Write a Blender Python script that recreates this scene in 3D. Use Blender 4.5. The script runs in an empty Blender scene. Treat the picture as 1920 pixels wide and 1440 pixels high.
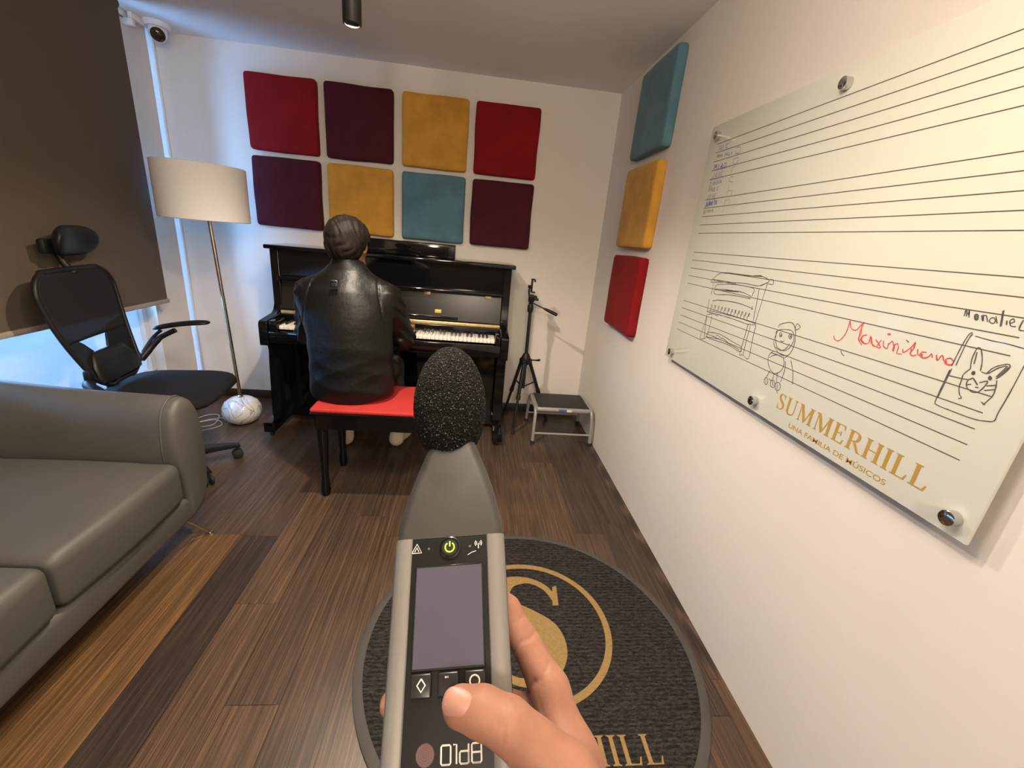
import bpy, bmesh, math, random
import numpy as np
from mathutils import Vector, Matrix, Euler

PI = math.pi
rng = random.Random(7)
C = bpy.context.scene.collection
scene = bpy.context.scene

# ------------------------------------------------------------------ camera
cam_data = bpy.data.cameras.new('camera')
cam_data.sensor_width = 36.0
cam_data.lens = 14.949
cam_data.clip_start = 0.01
cam = bpy.data.objects.new('camera', cam_data)
C.objects.link(cam)
_r = Vector((0.99273346, -0.08094822, 0.08903745))
_u = Vector((-0.05769114, 0.32917664, 0.94250436))
_w = Vector((0.1056031, 0.94079229, -0.32211467))
cam.matrix_world = Matrix(((_r.x, _u.x, -_w.x, 0.0), (_r.y, _u.y, -_w.y, 0.0), (_r.z, _u.z, -_w.z, 1.30), (0, 0, 0, 1)))
scene.camera = cam

# ------------------------------------------------------------------ view, sky, lights
scene.view_settings.view_transform = 'Standard'
scene.view_settings.look = 'None'
scene.view_settings.gamma = 1.0
scene.view_settings.use_curve_mapping = False
scene.view_settings.exposure = 0.33

world = bpy.data.worlds.new('daylight')
scene.world = world
world.use_nodes = True
wn = world.node_tree.nodes['Background']
wn.inputs[0].default_value = (0.24, 0.52, 1.0, 1)
wn.inputs[1].default_value = 19.0

LAMP_SPOTS = [  # ceiling cylinder lamps: place of the lower rim, power, spread
    ((-0.43, 1.70, 1.90), 72.0, 150),
    ((-0.10, 0.87, 1.90), 26.0, 178),
]
FILL_LIGHTS = [((0.0, -1.90), 85.0), ((-0.05, 0.50), 25.0)]   # round fill lights added behind and above the camera to brighten the walls
LAMP_COLOUR = (1.0, 0.835, 0.665)

# room extents (metres): floor z = 0, camera at x = y = 0
XR, XL, YB, ZC, YF = 0.891, -1.92, 3.155, 2.249, -3.20


# ------------------------------------------------------------------ object helpers
def link(o):
    C.objects.link(o)
    return o


def thing(name, label, cat, loc=(0, 0, 0), rotz=0.0, group=None):
    o = bpy.data.objects.new(name, None)
    o.empty_display_size = 0.05
    link(o)
    o.location = loc
    o.rotation_euler = (0, 0, rotz)
    o['label'] = label
    o['category'] = cat
    if group:
        o['group'] = group
    return o


def tag(o, label, cat, group=None):
    o['label'] = label
    o['category'] = cat
    if group:
        o['group'] = group
    return o


def top_of(o):
    while o.parent:
        o = o.parent
    return o


def mesh_obj(name, me, m=None, parent=None, local=False, smooth=True, angle=40):
    """links a mesh; world coordinates are moved into the top-level parent's frame unless local"""
    o = bpy.data.objects.new(name, me)
    link(o)
    if m is not None:
        me.materials.append(m)
    if smooth:
        me.shade_smooth()
        if angle:
            me.set_sharp_from_angle(angle=math.radians(angle))
    else:
        me.shade_flat()
    if parent is not None:
        o.parent = parent
        if not local:
            t = top_of(parent)
            me.transform(Matrix.Translation(-Vector(t.location)))
    return o


def dup(root, loc, label=None, rotz=None):
    r = root.copy()
    link(r)
    r.location = loc
    if rotz is not None:
        r.rotation_euler = (0, 0, rotz)
    if label:
        r['label'] = label
    for ch in list(root.children):
        c = ch.copy()
        link(c)
        c.parent = r
        for g in list(ch.children):
            d = g.copy()
            link(d)
            d.parent = c
    return r


class MB:
    """collects shapes in one bmesh"""

    def __init__(self):
        self.bm = bmesh.new()
        self.step = Vector((0, 0, 0))   # each flat piece lies a hair above the one before it
        self.k = 0

    def _add(self, verts, faces):
        vs = [self.bm.verts.new(v) for v in verts]
        for f in faces:
            try:
                self.bm.faces.new([vs[i] for i in f])
            except ValueError:
                pass
        return self

    def box(self, c, s, r=0.0, seg=2, rot=None):
        b2 = bmesh.new()
        bmesh.ops.create_cube(b2, size=1.0)
        for v in b2.verts:
            v.co = Vector((v.co.x * s[0], v.co.y * s[1], v.co.z * s[2]))
        if r > 0:
            bmesh.ops.bevel(b2, geom=list(b2.edges), offset=min(r, min(s) * 0.49), segments=seg, profile=0.5, affect='EDGES')
        if rot is not None:
            b2.transform(rot.to_4x4() if hasattr(rot, 'to_4x4') else rot)
        b2.transform(Matrix.Translation(Vector(c)))
        me = bpy.data.meshes.new('tmp')
        b2.to_mesh(me)
        b2.free()
        self.bm.from_mesh(me)
        bpy.data.meshes.remove(me)
        return self

    def span(self, a, b, r=0.0, seg=2):
        c = [(p + q) / 2 for p, q in zip(a, b)]
        s = [abs(q - p) for p, q in zip(a, b)]
        return self.box(c, s, r, seg)

    def loft(self, rings, cap0=True, cap1=True, closed=True):
        n = len(rings[0])
        verts = [tuple(p) for ring in rings for p in ring]
        faces = []
        for i in range(len(rings) - 1):
            for j in range(n if closed else n - 1):
                a, b = i * n + j, i * n + (j + 1) % n
                faces.append((a, b, b + n, a + n))
        if closed and cap0:
            faces.append(tuple(reversed(range(n))))
        if closed and cap1:
            faces.append(tuple((len(rings) - 1) * n + j for j in range(n)))
        return self._add(verts, faces)

    def tube(self, pts, r, n=10, caps=True, closed=False):
        P = [Vector(p) for p in pts]
        m = len(P)
        R = list(r) if hasattr(r, '__len__') else [r] * m
        T = []
        for i in range(m):
            if closed:
                t = P[(i + 1) % m] - P[i - 1]
            else:
                t = P[min(i + 1, m - 1)] - P[max(i - 1, 0)]
            T.append(t.normalized())
        up = Vector((0, 0, 1)) if abs(T[0].z) < 0.9 else Vector((1, 0, 0))
        nrm = (up - T[0] * up.dot(T[0])).normalized()
        rings = []
        for i in range(m):
            nrm = (nrm - T[i] * nrm.dot(T[i])).normalized()
            bi = T[i].cross(nrm)
            rings.append([P[i] + (nrm * math.cos(2 * PI * k / n) + bi * math.sin(2 * PI * k / n)) * R[i] for k in range(n)])
        if closed:
            rings.append(rings[0])
            caps = False
        return self.loft(rings, caps, caps)

    def lathe(self, prof, c=(0, 0, 0), n=32, M=None):
        """prof: (radius, height) pairs about the local z axis"""
        rings = []
        for r, h in prof:
            ring = [Vector((max(r, 1e-5) * math.cos(2 * PI * k / n), max(r, 1e-5) * math.sin(2 * PI * k / n), h)) for k in range(n)]
            if M is not None:
                ring = [M @ v for v in ring]
            rings.append([v + Vector(c) for v in ring])
        return self.loft(rings)

    def prism(self, poly, f0, f1):
        """poly: 2-D points; f0, f1 map a 2-D point to the two faces"""
        a = [f0(*p) for p in poly]
        b = [f1(*p) for p in poly]
        return self.loft([a, b])

    def flat(self, poly, f):
        self.k += 1
        return self._add([Vector(f(*p)) + self.step * self.k for p in poly], [tuple(range(len(poly)))])

    def ball(self, c, r, n=24, M=None):
        prof = [(math.sin(PI * i / 16), -math.cos(PI * i / 16)) for i in range(17)]
        S = Matrix.Diagonal(Vector(r if hasattr(r, '__len__') else (r, r, r)))
        MM = (M @ S) if M is not None else S
        return self.lathe(prof, c, n, MM)

    def build(self, name, m=None, parent=None, local=False, smooth=True, angle=40):
        bmesh.ops.remove_doubles(self.bm, verts=self.bm.verts, dist=1e-6)
        bmesh.ops.recalc_face_normals(self.bm, faces=self.bm.faces)
        me = bpy.data.meshes.new(name)
        self.bm.to_mesh(me)
        self.bm.free()
        return mesh_obj(name, me, m, parent, local, smooth, angle)


def catmull(pts, k=6):
    P = [Vector(p) for p in pts]
    out = []
    for i in range(len(P) - 1):
        p0, p1, p2, p3 = P[max(i - 1, 0)], P[i], P[i + 1], P[min(i + 2, len(P) - 1)]
        for j in range(k):
            t = j / k
            out.append(0.5 * ((2 * p1) + (p2 - p0) * t + (2 * p0 - 5 * p1 + 4 * p2 - p3) * t * t + (3 * p1 - p0 - 3 * p2 + p3) * t ** 3))
    out.append(P[-1])
    return out


# ------------------------------------------------------------------ smooth organic surfaces: a distance field meshed by surface nets
def seg_d(P, a, b, ra, rb):
    a, b = np.array(a, float), np.array(b, float)
    ab = b - a
    t = np.clip(((P - a) @ ab) / (ab @ ab), 0, 1)
    return np.linalg.norm(P - a - t[:, None] * ab, axis=1) - (ra + (rb - ra) * t)


def ell_d(P, c, r, rot=None):
    q = P - np.array(c, float)
    if rot is not None:
        q = q @ np.array(rot)
    r = np.array(r, float)
    k0 = np.linalg.norm(q / r, axis=1)
    k1 = np.linalg.norm(q / (r * r), axis=1) + 1e-9
    return k0 * (k0 - 1.0) / k1


def smin(a, b, k):
    h = np.clip(0.5 + 0.5 * (b - a) / k, 0, 1)
    return b + (a - b) * h - k * h * (1 - h)


def union(ds, k):
    d = ds[0]
    for e in ds[1:]:
        d = smin(d, e, k)
    return d


def field_mesh(fn, lo, hi, h, name):
    lo, hi = np.array(lo, float), np.array(hi, float)
    n = np.ceil((hi - lo) / h).astype(int) + 1
    ax = [lo[i] + h * np.arange(n[i]) for i in range(3)]
    G = np.stack(np.meshgrid(*ax, indexing='ij'), -1).reshape(-1, 3)
    D = np.empty(len(G))
    for i in range(0, len(G), 400000):
        D[i:i + 400000] = fn(G[i:i + 400000])
    D = D.reshape(n)
    S = D < 0
    cn = n - 1
    cnt = np.zeros(cn)
    acc = np.zeros(tuple(cn) + (3,))
    idx = np.stack(np.meshgrid(*[np.arange(k) for k in cn], indexing='ij'), -1).astype(float)
    corners = [(i, j, k) for i in (0, 1) for j in (0, 1) for k in (0, 1)]

    def sl(o):
        return tuple(slice(o[a], o[a] + cn[a]) for a in range(3))
    for c in corners:
        for a in range(3):
            if c[a] == 0:
                d = list(c)
                d[a] = 1
                A, B = D[sl(c)], D[sl(d)]
                cross = (A < 0) != (B < 0)
                t = np.where(cross, A / np.where(A - B == 0, 1, A - B), 0)
                p = np.zeros(tuple(cn) + (3,)) + np.array(c, float)
                p[..., a] += t
                acc += p * cross[..., None]
                cnt += cross
    act = cnt > 0
    vid = -np.ones(cn, int)
    vid[act] = np.arange(act.sum())
    V = lo + h * (idx[act] + acc[act] / cnt[act][:, None])
    F = []
    for a in range(3):
        b, c = (a + 1) % 3, (a + 2) % 3
        s0 = [slice(None)] * 3
        s1 = [slice(None)] * 3
        s0[a], s1[a] = slice(0, -1), slice(1, None)
        ed = S[tuple(s0)] != S[tuple(s1)]
        fl = S[tuple(s0)]
        I = np.argwhere(ed)
        I = I[(I[:, b] > 0) & (I[:, c] > 0) & (I[:, b] < n[b] - 1) & (I[:, c] < n[c] - 1)]
        ins = fl[tuple(I.T)]
        q = []
        for db, dc in ((1, 1), (0, 1), (0, 0), (1, 0)):
            J = I.copy()
            J[:, b] -= db
            J[:, c] -= dc
            q.append(vid[tuple(J.T)])
        q = np.stack(q, 1)
        q[~ins] = q[~ins][:, ::-1]
        F.append(q)
    F = np.concatenate(F)
    me = bpy.data.meshes.new(name)
    me.from_pydata(V.tolist(), [], F.tolist())
    me.validate()
    return me


# ------------------------------------------------------------------ materials
def new_mat(name):
    m = bpy.data.materials.new(name)
    m.use_nodes = True
    nt = m.node_tree
    b = nt.nodes['Principled BSDF']
    return m, nt, b


def coords(nt, scale=(1, 1, 1), kind='Object'):
    tc = nt.nodes.new('ShaderNodeTexCoord')
    mp = nt.nodes.new('ShaderNodeMapping')
    mp.inputs['Scale'].default_value = scale
    nt.links.new(tc.outputs[kind], mp.inputs['Vector'])
    return mp.outputs['Vector']


def noise(nt, vec, scale, detail=3, rough=0.55):
    n = nt.nodes.new('ShaderNodeTexNoise')
    n.inputs['Scale'].default_value = scale
    n.inputs['Detail'].default_value = detail
    n.inputs['Roughness'].default_value = rough
    nt.links.new(vec, n.inputs['Vector'])
    return n.outputs['Fac']


def ramp(nt, fac, stops):
    r = nt.nodes.new('ShaderNodeValToRGB')
    el = r.color_ramp.elements
    while len(el) > 1:
        el.remove(el[-1])
    el[0].position, el[0].color = stops[0][0], tuple(stops[0][1]) + (1,)
    for p, c in stops[1:]:
        e = el.new(p)
        e.color = tuple(c) + (1,)
    nt.links.new(fac, r.inputs['Fac'])
    return r.outputs['Color']


def bump(nt, b, height, strength=0.3, dist=0.01):
    bp = nt.nodes.new('ShaderNodeBump')
    bp.inputs['Strength'].default_value = strength
    bp.inputs['Distance'].default_value = dist
    nt.links.new(height, bp.inputs['Height'])
    nt.links.new(bp.outputs['Normal'], b.inputs['Normal'])


def mat(name, col, rough=0.5, metal=0.0, var=0.06, scale=12.0, bmp=0.0, bscale=60.0, bdist=0.002, coat=0.0, spec=0.5, stretch=(1, 1, 1), sheen=0.0):
    """a procedural material: base colour with a slight noise variation and an optional bump"""
    m, nt, b = new_mat(name)
    v = coords(nt, stretch)
    f = noise(nt, v, scale)
    lo = tuple(max(0.0, c * (1 - var)) for c in col)
    hi = tuple(min(1.0, c * (1 + var)) for c in col)
    nt.links.new(ramp(nt, f, [(0.3, lo), (0.7, hi)]), b.inputs['Base Color'])
    b.inputs['Roughness'].default_value = rough
    b.inputs['Metallic'].default_value = metal
    b.inputs['Specular IOR Level'].default_value = spec
    b.inputs['Coat Weight'].default_value = coat
    if sheen:
        b.inputs['Sheen Weight'].default_value = sheen
        b.inputs['Sheen Roughness'].default_value = 0.4
    if bmp:
        bump(nt, b, noise(nt, v, bscale, 4), bmp, bdist)
    return m


def glow(name, col, strength):
    m, nt, b = new_mat(name)
    b.inputs['Base Color'].default_value = tuple(col) + (1,)
    b.inputs['Emission Color'].default_value = tuple(col) + (1,)
    b.inputs['Emission Strength'].default_value = strength
    return m


WHITE_PAINT = mat('white_paint', (0.74, 0.70, 0.645), 0.75, var=0.02, scale=3, bmp=0.08, bscale=220, bdist=0.001, spec=0.3)
FAR_WALL = mat('brown_wall_paint', (0.13, 0.10, 0.08), 0.8, var=0.05, scale=3)
CEIL_PAINT = mat('ceiling_paint', (0.84, 0.82, 0.80), 0.85, var=0.015, scale=3, spec=0.2)
TRIM_WHITE = mat('white_lacquer', (0.82, 0.82, 0.82), 0.35, var=0.01)
DARK_WOOD = mat('dark_wood', (0.035, 0.025, 0.02), 0.4, var=0.3, scale=20, stretch=(0.2, 2, 2))
BLACK_GLOSS = mat('black_piano_lacquer', (0.004, 0.004, 0.0045), 0.07, var=0.02, coat=0.0, spec=0.42)
BLACK_SATIN = mat('black_satin', (0.012, 0.012, 0.013), 0.32, var=0.05)
BLACK_PLASTIC = mat('black_plastic', (0.008, 0.008, 0.0085), 0.45, var=0.08, bmp=0.05, bscale=400, bdist=0.0004, spec=0.3)
BLACK_MATT = mat('black_matt', (0.01, 0.01, 0.01), 0.7, var=0.1)
IVORY = mat('ivory_key', (0.86, 0.82, 0.74), 0.25, var=0.02)
BRASS = mat('brass', (0.78, 0.60, 0.30), 0.34, 0.75, var=0.15, scale=40)
SATIN_GOLD = mat('satin_gold_metal', (0.62, 0.56, 0.43), 0.25, 1.0, var=0.05)
CHROME = mat('chrome', (0.62, 0.60, 0.57), 0.16, 1.0, var=0.03)
GREY_METAL = mat('grey_painted_metal', (0.36, 0.35, 0.34), 0.35, 0.3, var=0.04)
RUBBER = mat('dark_rubber', (0.02, 0.018, 0.017), 0.75, var=0.1)
RED_VELVET = mat('red_velvet', (0.215, 0.006, 0.009), 0.85, var=0.12, scale=8, bmp=0.1, bscale=500, bdist=0.001, sheen=0.03, spec=0.2)
PLUM_VELVET = mat('plum_velvet', (0.066, 0.012, 0.020), 0.85, var=0.12, scale=8, bmp=0.1, bscale=500, bdist=0.001, sheen=0.04, spec=0.15)
MUSTARD_VELVET = mat('mustard_velvet', (0.56, 0.285, 0.04), 0.85, var=0.16, scale=9, bmp=0.1, bscale=500, bdist=0.001, sheen=0.15, spec=0.2)
TEAL_VELVET = mat('teal_velvet', (0.092, 0.195, 0.25), 0.85, var=0.16, scale=9, bmp=0.1, bscale=500, bdist=0.001, sheen=0.15, spec=0.2)
RED_FABRIC = mat('red_fabric', (0.42, 0.022, 0.018), 0.75, var=0.08, bmp=0.1, bscale=700, bdist=0.0006)
LEATHER = mat('black_leather', (0.0042, 0.004, 0.004), 0.44, var=0.25, scale=9, bmp=0.45, bscale=34, bdist=0.005, spec=0.33)
SOFA_FABRIC = mat('grey_leatherette', (0.080, 0.0775, 0.070), 0.52, var=0.06, scale=6, bmp=0.12, bscale=420, bdist=0.0008)
SHADE_FABRIC = mat('lamp_shade_linen', (0.85, 0.84, 0.83), 0.9, var=0.02, scale=90, bmp=0.1, bscale=500, bdist=0.0005)
SKIN = None  # built with the person
TROUSER = mat('dark_trousers', (0.014, 0.014, 0.018), 0.85, var=0.2)
SHOE = mat('cream_shoe', (0.62, 0.55, 0.42), 0.6, var=0.06)
CABLE = mat('white_cable', (0.7, 0.68, 0.66), 0.45, var=0.02)
GOLD_PRINT = mat('gold_print', (0.42, 0.265, 0.055), 0.4, var=0.04)
MARKER_BLACK = mat('black_marker_ink', (0.085, 0.082, 0.08), 0.6, var=0.3, scale=60)
MARKER_RED = mat('red_marker_ink', (0.62, 0.07, 0.08), 0.6, var=0.3, scale=60)
MARKER_BLUE = mat('blue_marker_ink', (0.13, 0.14, 0.30), 0.6, var=0.3, scale=60)
MARKER_FAINT = mat('faint_blue_marker_ink', (0.30, 0.30, 0.36), 0.6, var=0.3, scale=60)
LINE_INK = mat('printed_line', (0.10, 0.09, 0.07), 0.5, var=0.05)


def marble():
    m, nt, b = new_mat('white_marble')
    v = coords(nt, (1, 1, 1))
    w = nt.nodes.new('ShaderNodeTexNoise')
    w.inputs['Scale'].default_value = 7
    w.inputs['Detail'].default_value = 5
    w.inputs['Distortion'].default_value = 1.6
    nt.links.new(v, w.inputs['Vector'])
    col = ramp(nt, w.outputs['Fac'], [(0.0, (0.78, 0.76, 0.73)), (0.455, (0.80, 0.78, 0.75)), (0.495, (0.30, 0.29, 0.28)), (0.515, (0.74, 0.72, 0.70)), (0.60, (0.80, 0.78, 0.76)), (0.66, (0.62, 0.60, 0.58)), (0.70, (0.8, 0.78, 0.76))])
    nt.links.new(col, b.inputs['Base Color'])
    b.inputs['Roughness'].default_value = 0.12
    b.inputs['Coat Weight'].default_value = 0.5
    return m


MARBLE = marble()


def skin_mat():
    m, nt, b = new_mat('skin')
    v = coords(nt)
    f = noise(nt, v, 55, 4)
    nt.links.new(ramp(nt, f, [(0.3, (0.29, 0.136, 0.089)), (0.7, (0.35, 0.172, 0.117))]), b.inputs['Base Color'])
    b.inputs['Roughness'].default_value = 0.56
    b.inputs['Specular IOR Level'].default_value = 0.32
    b.inputs['Subsurface Weight'].default_value = 0.12
    b.inputs['Subsurface Radius'].default_value = (0.008, 0.003, 0.0015)
    b.inputs['Subsurface Scale'].default_value = 0.5
    w = noise(nt, v, 420, 3)
    bump(nt, b, w, 0.22, 0.0007)
    return m


SKIN = skin_mat()


def floor_mat():
    """each plank carries its own tone, grain character and offset as mesh attributes"""
    m, nt, b = new_mat('wood_planks')
    at = nt.nodes.new('ShaderNodeAttribute')
    at.attribute_name = 'plank'
    sep = nt.nodes.new('ShaderNodeSeparateColor')
    nt.links.new(at.outputs['Color'], sep.inputs['Color'])
    tc = nt.nodes.new('ShaderNodeTexCoord')
    off = nt.nodes.new('ShaderNodeVectorMath')
    off.operation = 'MULTIPLY_ADD'
    nt.links.new(at.outputs['Color'], off.inputs[0])
    off.inputs[1].default_value = (37.0, 71.0, 53.0)
    nt.links.new(tc.outputs['Object'], off.inputs[2])

    def mapped(sx, sy):
        mp = nt.nodes.new('ShaderNodeMapping')
        mp.inputs['Scale'].default_value = (sx, sy, 1)
        nt.links.new(off.outputs[0], mp.inputs['Vector'])
        return mp.outputs['Vector']
    fine = noise(nt, mapped(190, 3.2), 1.0, 5, 0.62)      # long thin pores
    mid = noise(nt, mapped(34, 0.55), 1.0, 3, 0.6)
    wv = nt.nodes.new('ShaderNodeTexWave')               # cathedral figure
    wv.wave_type = 'RINGS'
    wv.inputs['Scale'].default_value = 1.0
    wv.inputs['Distortion'].default_value = 3.2
    wv.inputs['Detail'].default_value = 2.5
    wv.inputs['Detail Scale'].default_value = 1.2
    nt.links.new(mapped(30, 1.5), wv.inputs['Vector'])
    base = ramp(nt, sep.outputs[0], [(0.0, (0.034, 0.024, 0.021)), (0.3, (0.058, 0.039, 0.029)), (0.6, (0.088, 0.057, 0.038)), (1.0, (0.145, 0.080, 0.033))])

    def mixc(a, bcol, fac, mode='MIX'):
        mx = nt.nodes.new('ShaderNodeMix')
        mx.data_type = 'RGBA'
        mx.blend_type = mode
        if isinstance(fac, float):
            mx.inputs[0].default_value = fac
        else:
            nt.links.new(fac, mx.inputs[0])
        for k, x in ((6, a), (7, bcol)):
            if isinstance(x, tuple):
                mx.inputs[k].default_value = x + (1,)
            else:
                nt.links.new(x, mx.inputs[k])
        return mx.outputs[2]
    pores = ramp(nt, fine, [(0.36, (0.55, 0.55, 0.55)), (0.52, (0.98, 0.98, 0.98)), (0.66, (1.75, 1.66, 1.5))])
    c1 = mixc(base, pores, 0.85, 'MULTIPLY')
    broad = ramp(nt, mid, [(0.3, (0.78, 0.78, 0.78)), (0.7, (1.22, 1.2, 1.16))])
    c2 = mixc(c1, broad, 0.8, 'MULTIPLY')
    fig = ramp(nt, wv.outputs['Fac'], [(0.0, (0.66, 0.64, 0.62)), (0.55, (0.9, 0.9, 0.9)), (0.85, (1.5, 1.42, 1.35)), (1.0, (1.9, 1.75, 1.65))])
    c3 = mixc(c2, fig, sep.outputs[1], 'MULTIPLY')
    nt.links.new(c3, b.inputs['Base Color'])
    b.inputs['Roughness'].default_value = 0.36
    b.inputs['Specular IOR Level'].default_value = 0.4
    bump(nt, b, fine, 0.22, 0.0012)
    return m


def blind_mat():
    m, nt, b = new_mat('blackout_blind_fabric')
    v = coords(nt, (1, 1, 1))
    n = noise(nt, v, 700, 2)
    nt.links.new(ramp(nt, n, [(0.35, (0.082, 0.062, 0.044)), (0.65, (0.104, 0.079, 0.057))]), b.inputs['Base Color'])
    b.inputs['Roughness'].default_value = 0.8
    return m


def frosted_mat(name='frosted_window_film', k=1.0):
    m, nt, b = new_mat(name)
    out = nt.nodes['Material Output']
    v = coords(nt, (1, 0.35, 9))
    f = noise(nt, v, 14, 3)
    col = ramp(nt, f, [(0.3, (0.150 * k, 0.155 * k, 0.157 * k)), (0.7, (0.175 * k, 0.178 * k, 0.179 * k))])
    tr = nt.nodes.new('ShaderNodeBsdfTranslucent')
    nt.links.new(col, tr.inputs['Color'])
    df = nt.nodes.new('ShaderNodeBsdfDiffuse')
    df.inputs['Color'].default_value = (0.55, 0.55, 0.55, 1)
    mx = nt.nodes.new('ShaderNodeAddShader')
    nt.links.new(tr.outputs[0], mx.inputs[0])
    nt.links.new(df.outputs[0], mx.inputs[1])
    nt.links.new(mx.outputs[0], out.inputs['Surface'])
    return m


def clear_glass(name='clear_window_glass', tint=(0.95, 0.98, 1.0)):
    m, nt, b = new_mat(name)
    out = nt.nodes['Material Output']
    tp = nt.nodes.new('ShaderNodeBsdfTransparent')
    tp.inputs['Color'].default_value = tint + (1,)
    gl = nt.nodes.new('ShaderNodeBsdfGlossy')
    gl.inputs['Roughness'].default_value = 0.02
    lw = nt.nodes.new('ShaderNodeLayerWeight')
    lw.inputs['Blend'].default_value = 0.15
    mx = nt.nodes.new('ShaderNodeMixShader')
    nt.links.new(lw.outputs['Fresnel'], mx.inputs[0])
    nt.links.new(tp.outputs[0], mx.inputs[1])
    nt.links.new(gl.outputs[0], mx.inputs[2])
    nt.links.new(mx.outputs[0], out.inputs['Surface'])
    return m


def net_mat():
    m, nt, b = new_mat('chair_mesh_fabric')
    out = nt.nodes['Material Output']
    b.inputs['Base Color'].default_value = (0.014, 0.0135, 0.014, 1)
    b.inputs['Roughness'].default_value = 0.75
    b.inputs['Specular IOR Level'].default_value = 0.2
    tp = nt.nodes.new('ShaderNodeBsdfTransparent')
    v = coords(nt, (1, 1, 1))
    ck = noise(nt, v, 900, 1)
    fac = ramp(nt, ck, [(0.60, (0, 0, 0)), (0.64, (1, 1, 1))])
    mx = nt.nodes.new('ShaderNodeMixShader')
    nt.links.new(fac, mx.inputs[0])
    nt.links.new(b.outputs[0], mx.inputs[1])
    nt.links.new(tp.outputs[0], mx.inputs[2])
    nt.links.new(mx.outputs[0], out.inputs['Surface'])
    return m


def foam_mat():
    m, nt, b = new_mat('open_cell_foam')
    v = coords(nt)
    vo = nt.nodes.new('ShaderNodeTexVoronoi')
    vo.inputs['Scale'].default_value = 560
    nt.links.new(v, vo.inputs['Vector'])
    n = noise(nt, v, 760, 2)
    nt.links.new(ramp(nt, n, [(0.46, (0.0025, 0.0025, 0.0025)), (0.60, (0.006, 0.006, 0.0058)), (0.66, (0.07, 0.066, 0.062)), (0.74, (0.26, 0.25, 0.24))]), b.inputs['Base Color'])
    b.inputs['Roughness'].default_value = 0.85
    b.inputs['Specular IOR Level'].default_value = 0.15
    bump(nt, b, vo.outputs['Distance'], 0.9, 0.002)
    return m


def mat_carpet():
    m, nt, b = new_mat('ribbed_charcoal_carpet')
    v = coords(nt, (1, 1, 1))
    wv = nt.nodes.new('ShaderNodeTexWave')
    wv.bands_direction = 'Y'
    wv.inputs['Scale'].default_value = 22
    wv.inputs['Distortion'].default_value = 5.5
    wv.inputs['Detail'].default_value = 4
    wv.inputs['Detail Scale'].default_value = 6
    nt.links.new(v, wv.inputs['Vector'])
    n = noise(nt, coords(nt, (0.35, 1, 1)), 160, 3)
    mx = nt.nodes.new('ShaderNodeMath')
    mx.operation = 'MULTIPLY_ADD'
    mx.inputs[1].default_value = 0.22
    nt.links.new(wv.outputs['Fac'], mx.inputs[0])
    nt.links.new(n, mx.inputs[2])
    nt.links.new(ramp(nt, mx.outputs[0], [(0.40, (0.013, 0.012, 0.011)), (0.62, (0.030, 0.028, 0.026)), (0.95, (0.062, 0.057, 0.052))]), b.inputs['Base Color'])
    b.inputs['Roughness'].default_value = 0.95
    b.inputs['Specular IOR Level'].default_value = 0.1
    bump(nt, b, mx.outputs[0], 0.7, 0.004)
    return m


GOLD_PILE = mat('gold_carpet_pile', (0.29, 0.195, 0.078), 0.9, var=0.12, scale=120, bmp=0.3, bscale=500, bdist=0.001, spec=0.1)
MAT_EDGE = mat('grey_rubber_edging', (0.065, 0.06, 0.056), 0.7, var=0.1)
FLOOR_MAT, BLIND_MAT, FROSTED, CLEAR = floor_mat(), blind_mat(), frosted_mat(), clear_glass()
NET, FOAM, CARPET = net_mat(), foam_mat(), mat_carpet()

# ------------------------------------------------------------------ the room
def struct(name, o):
    o.name = name
    o['kind'] = 'structure'
    return o


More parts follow.
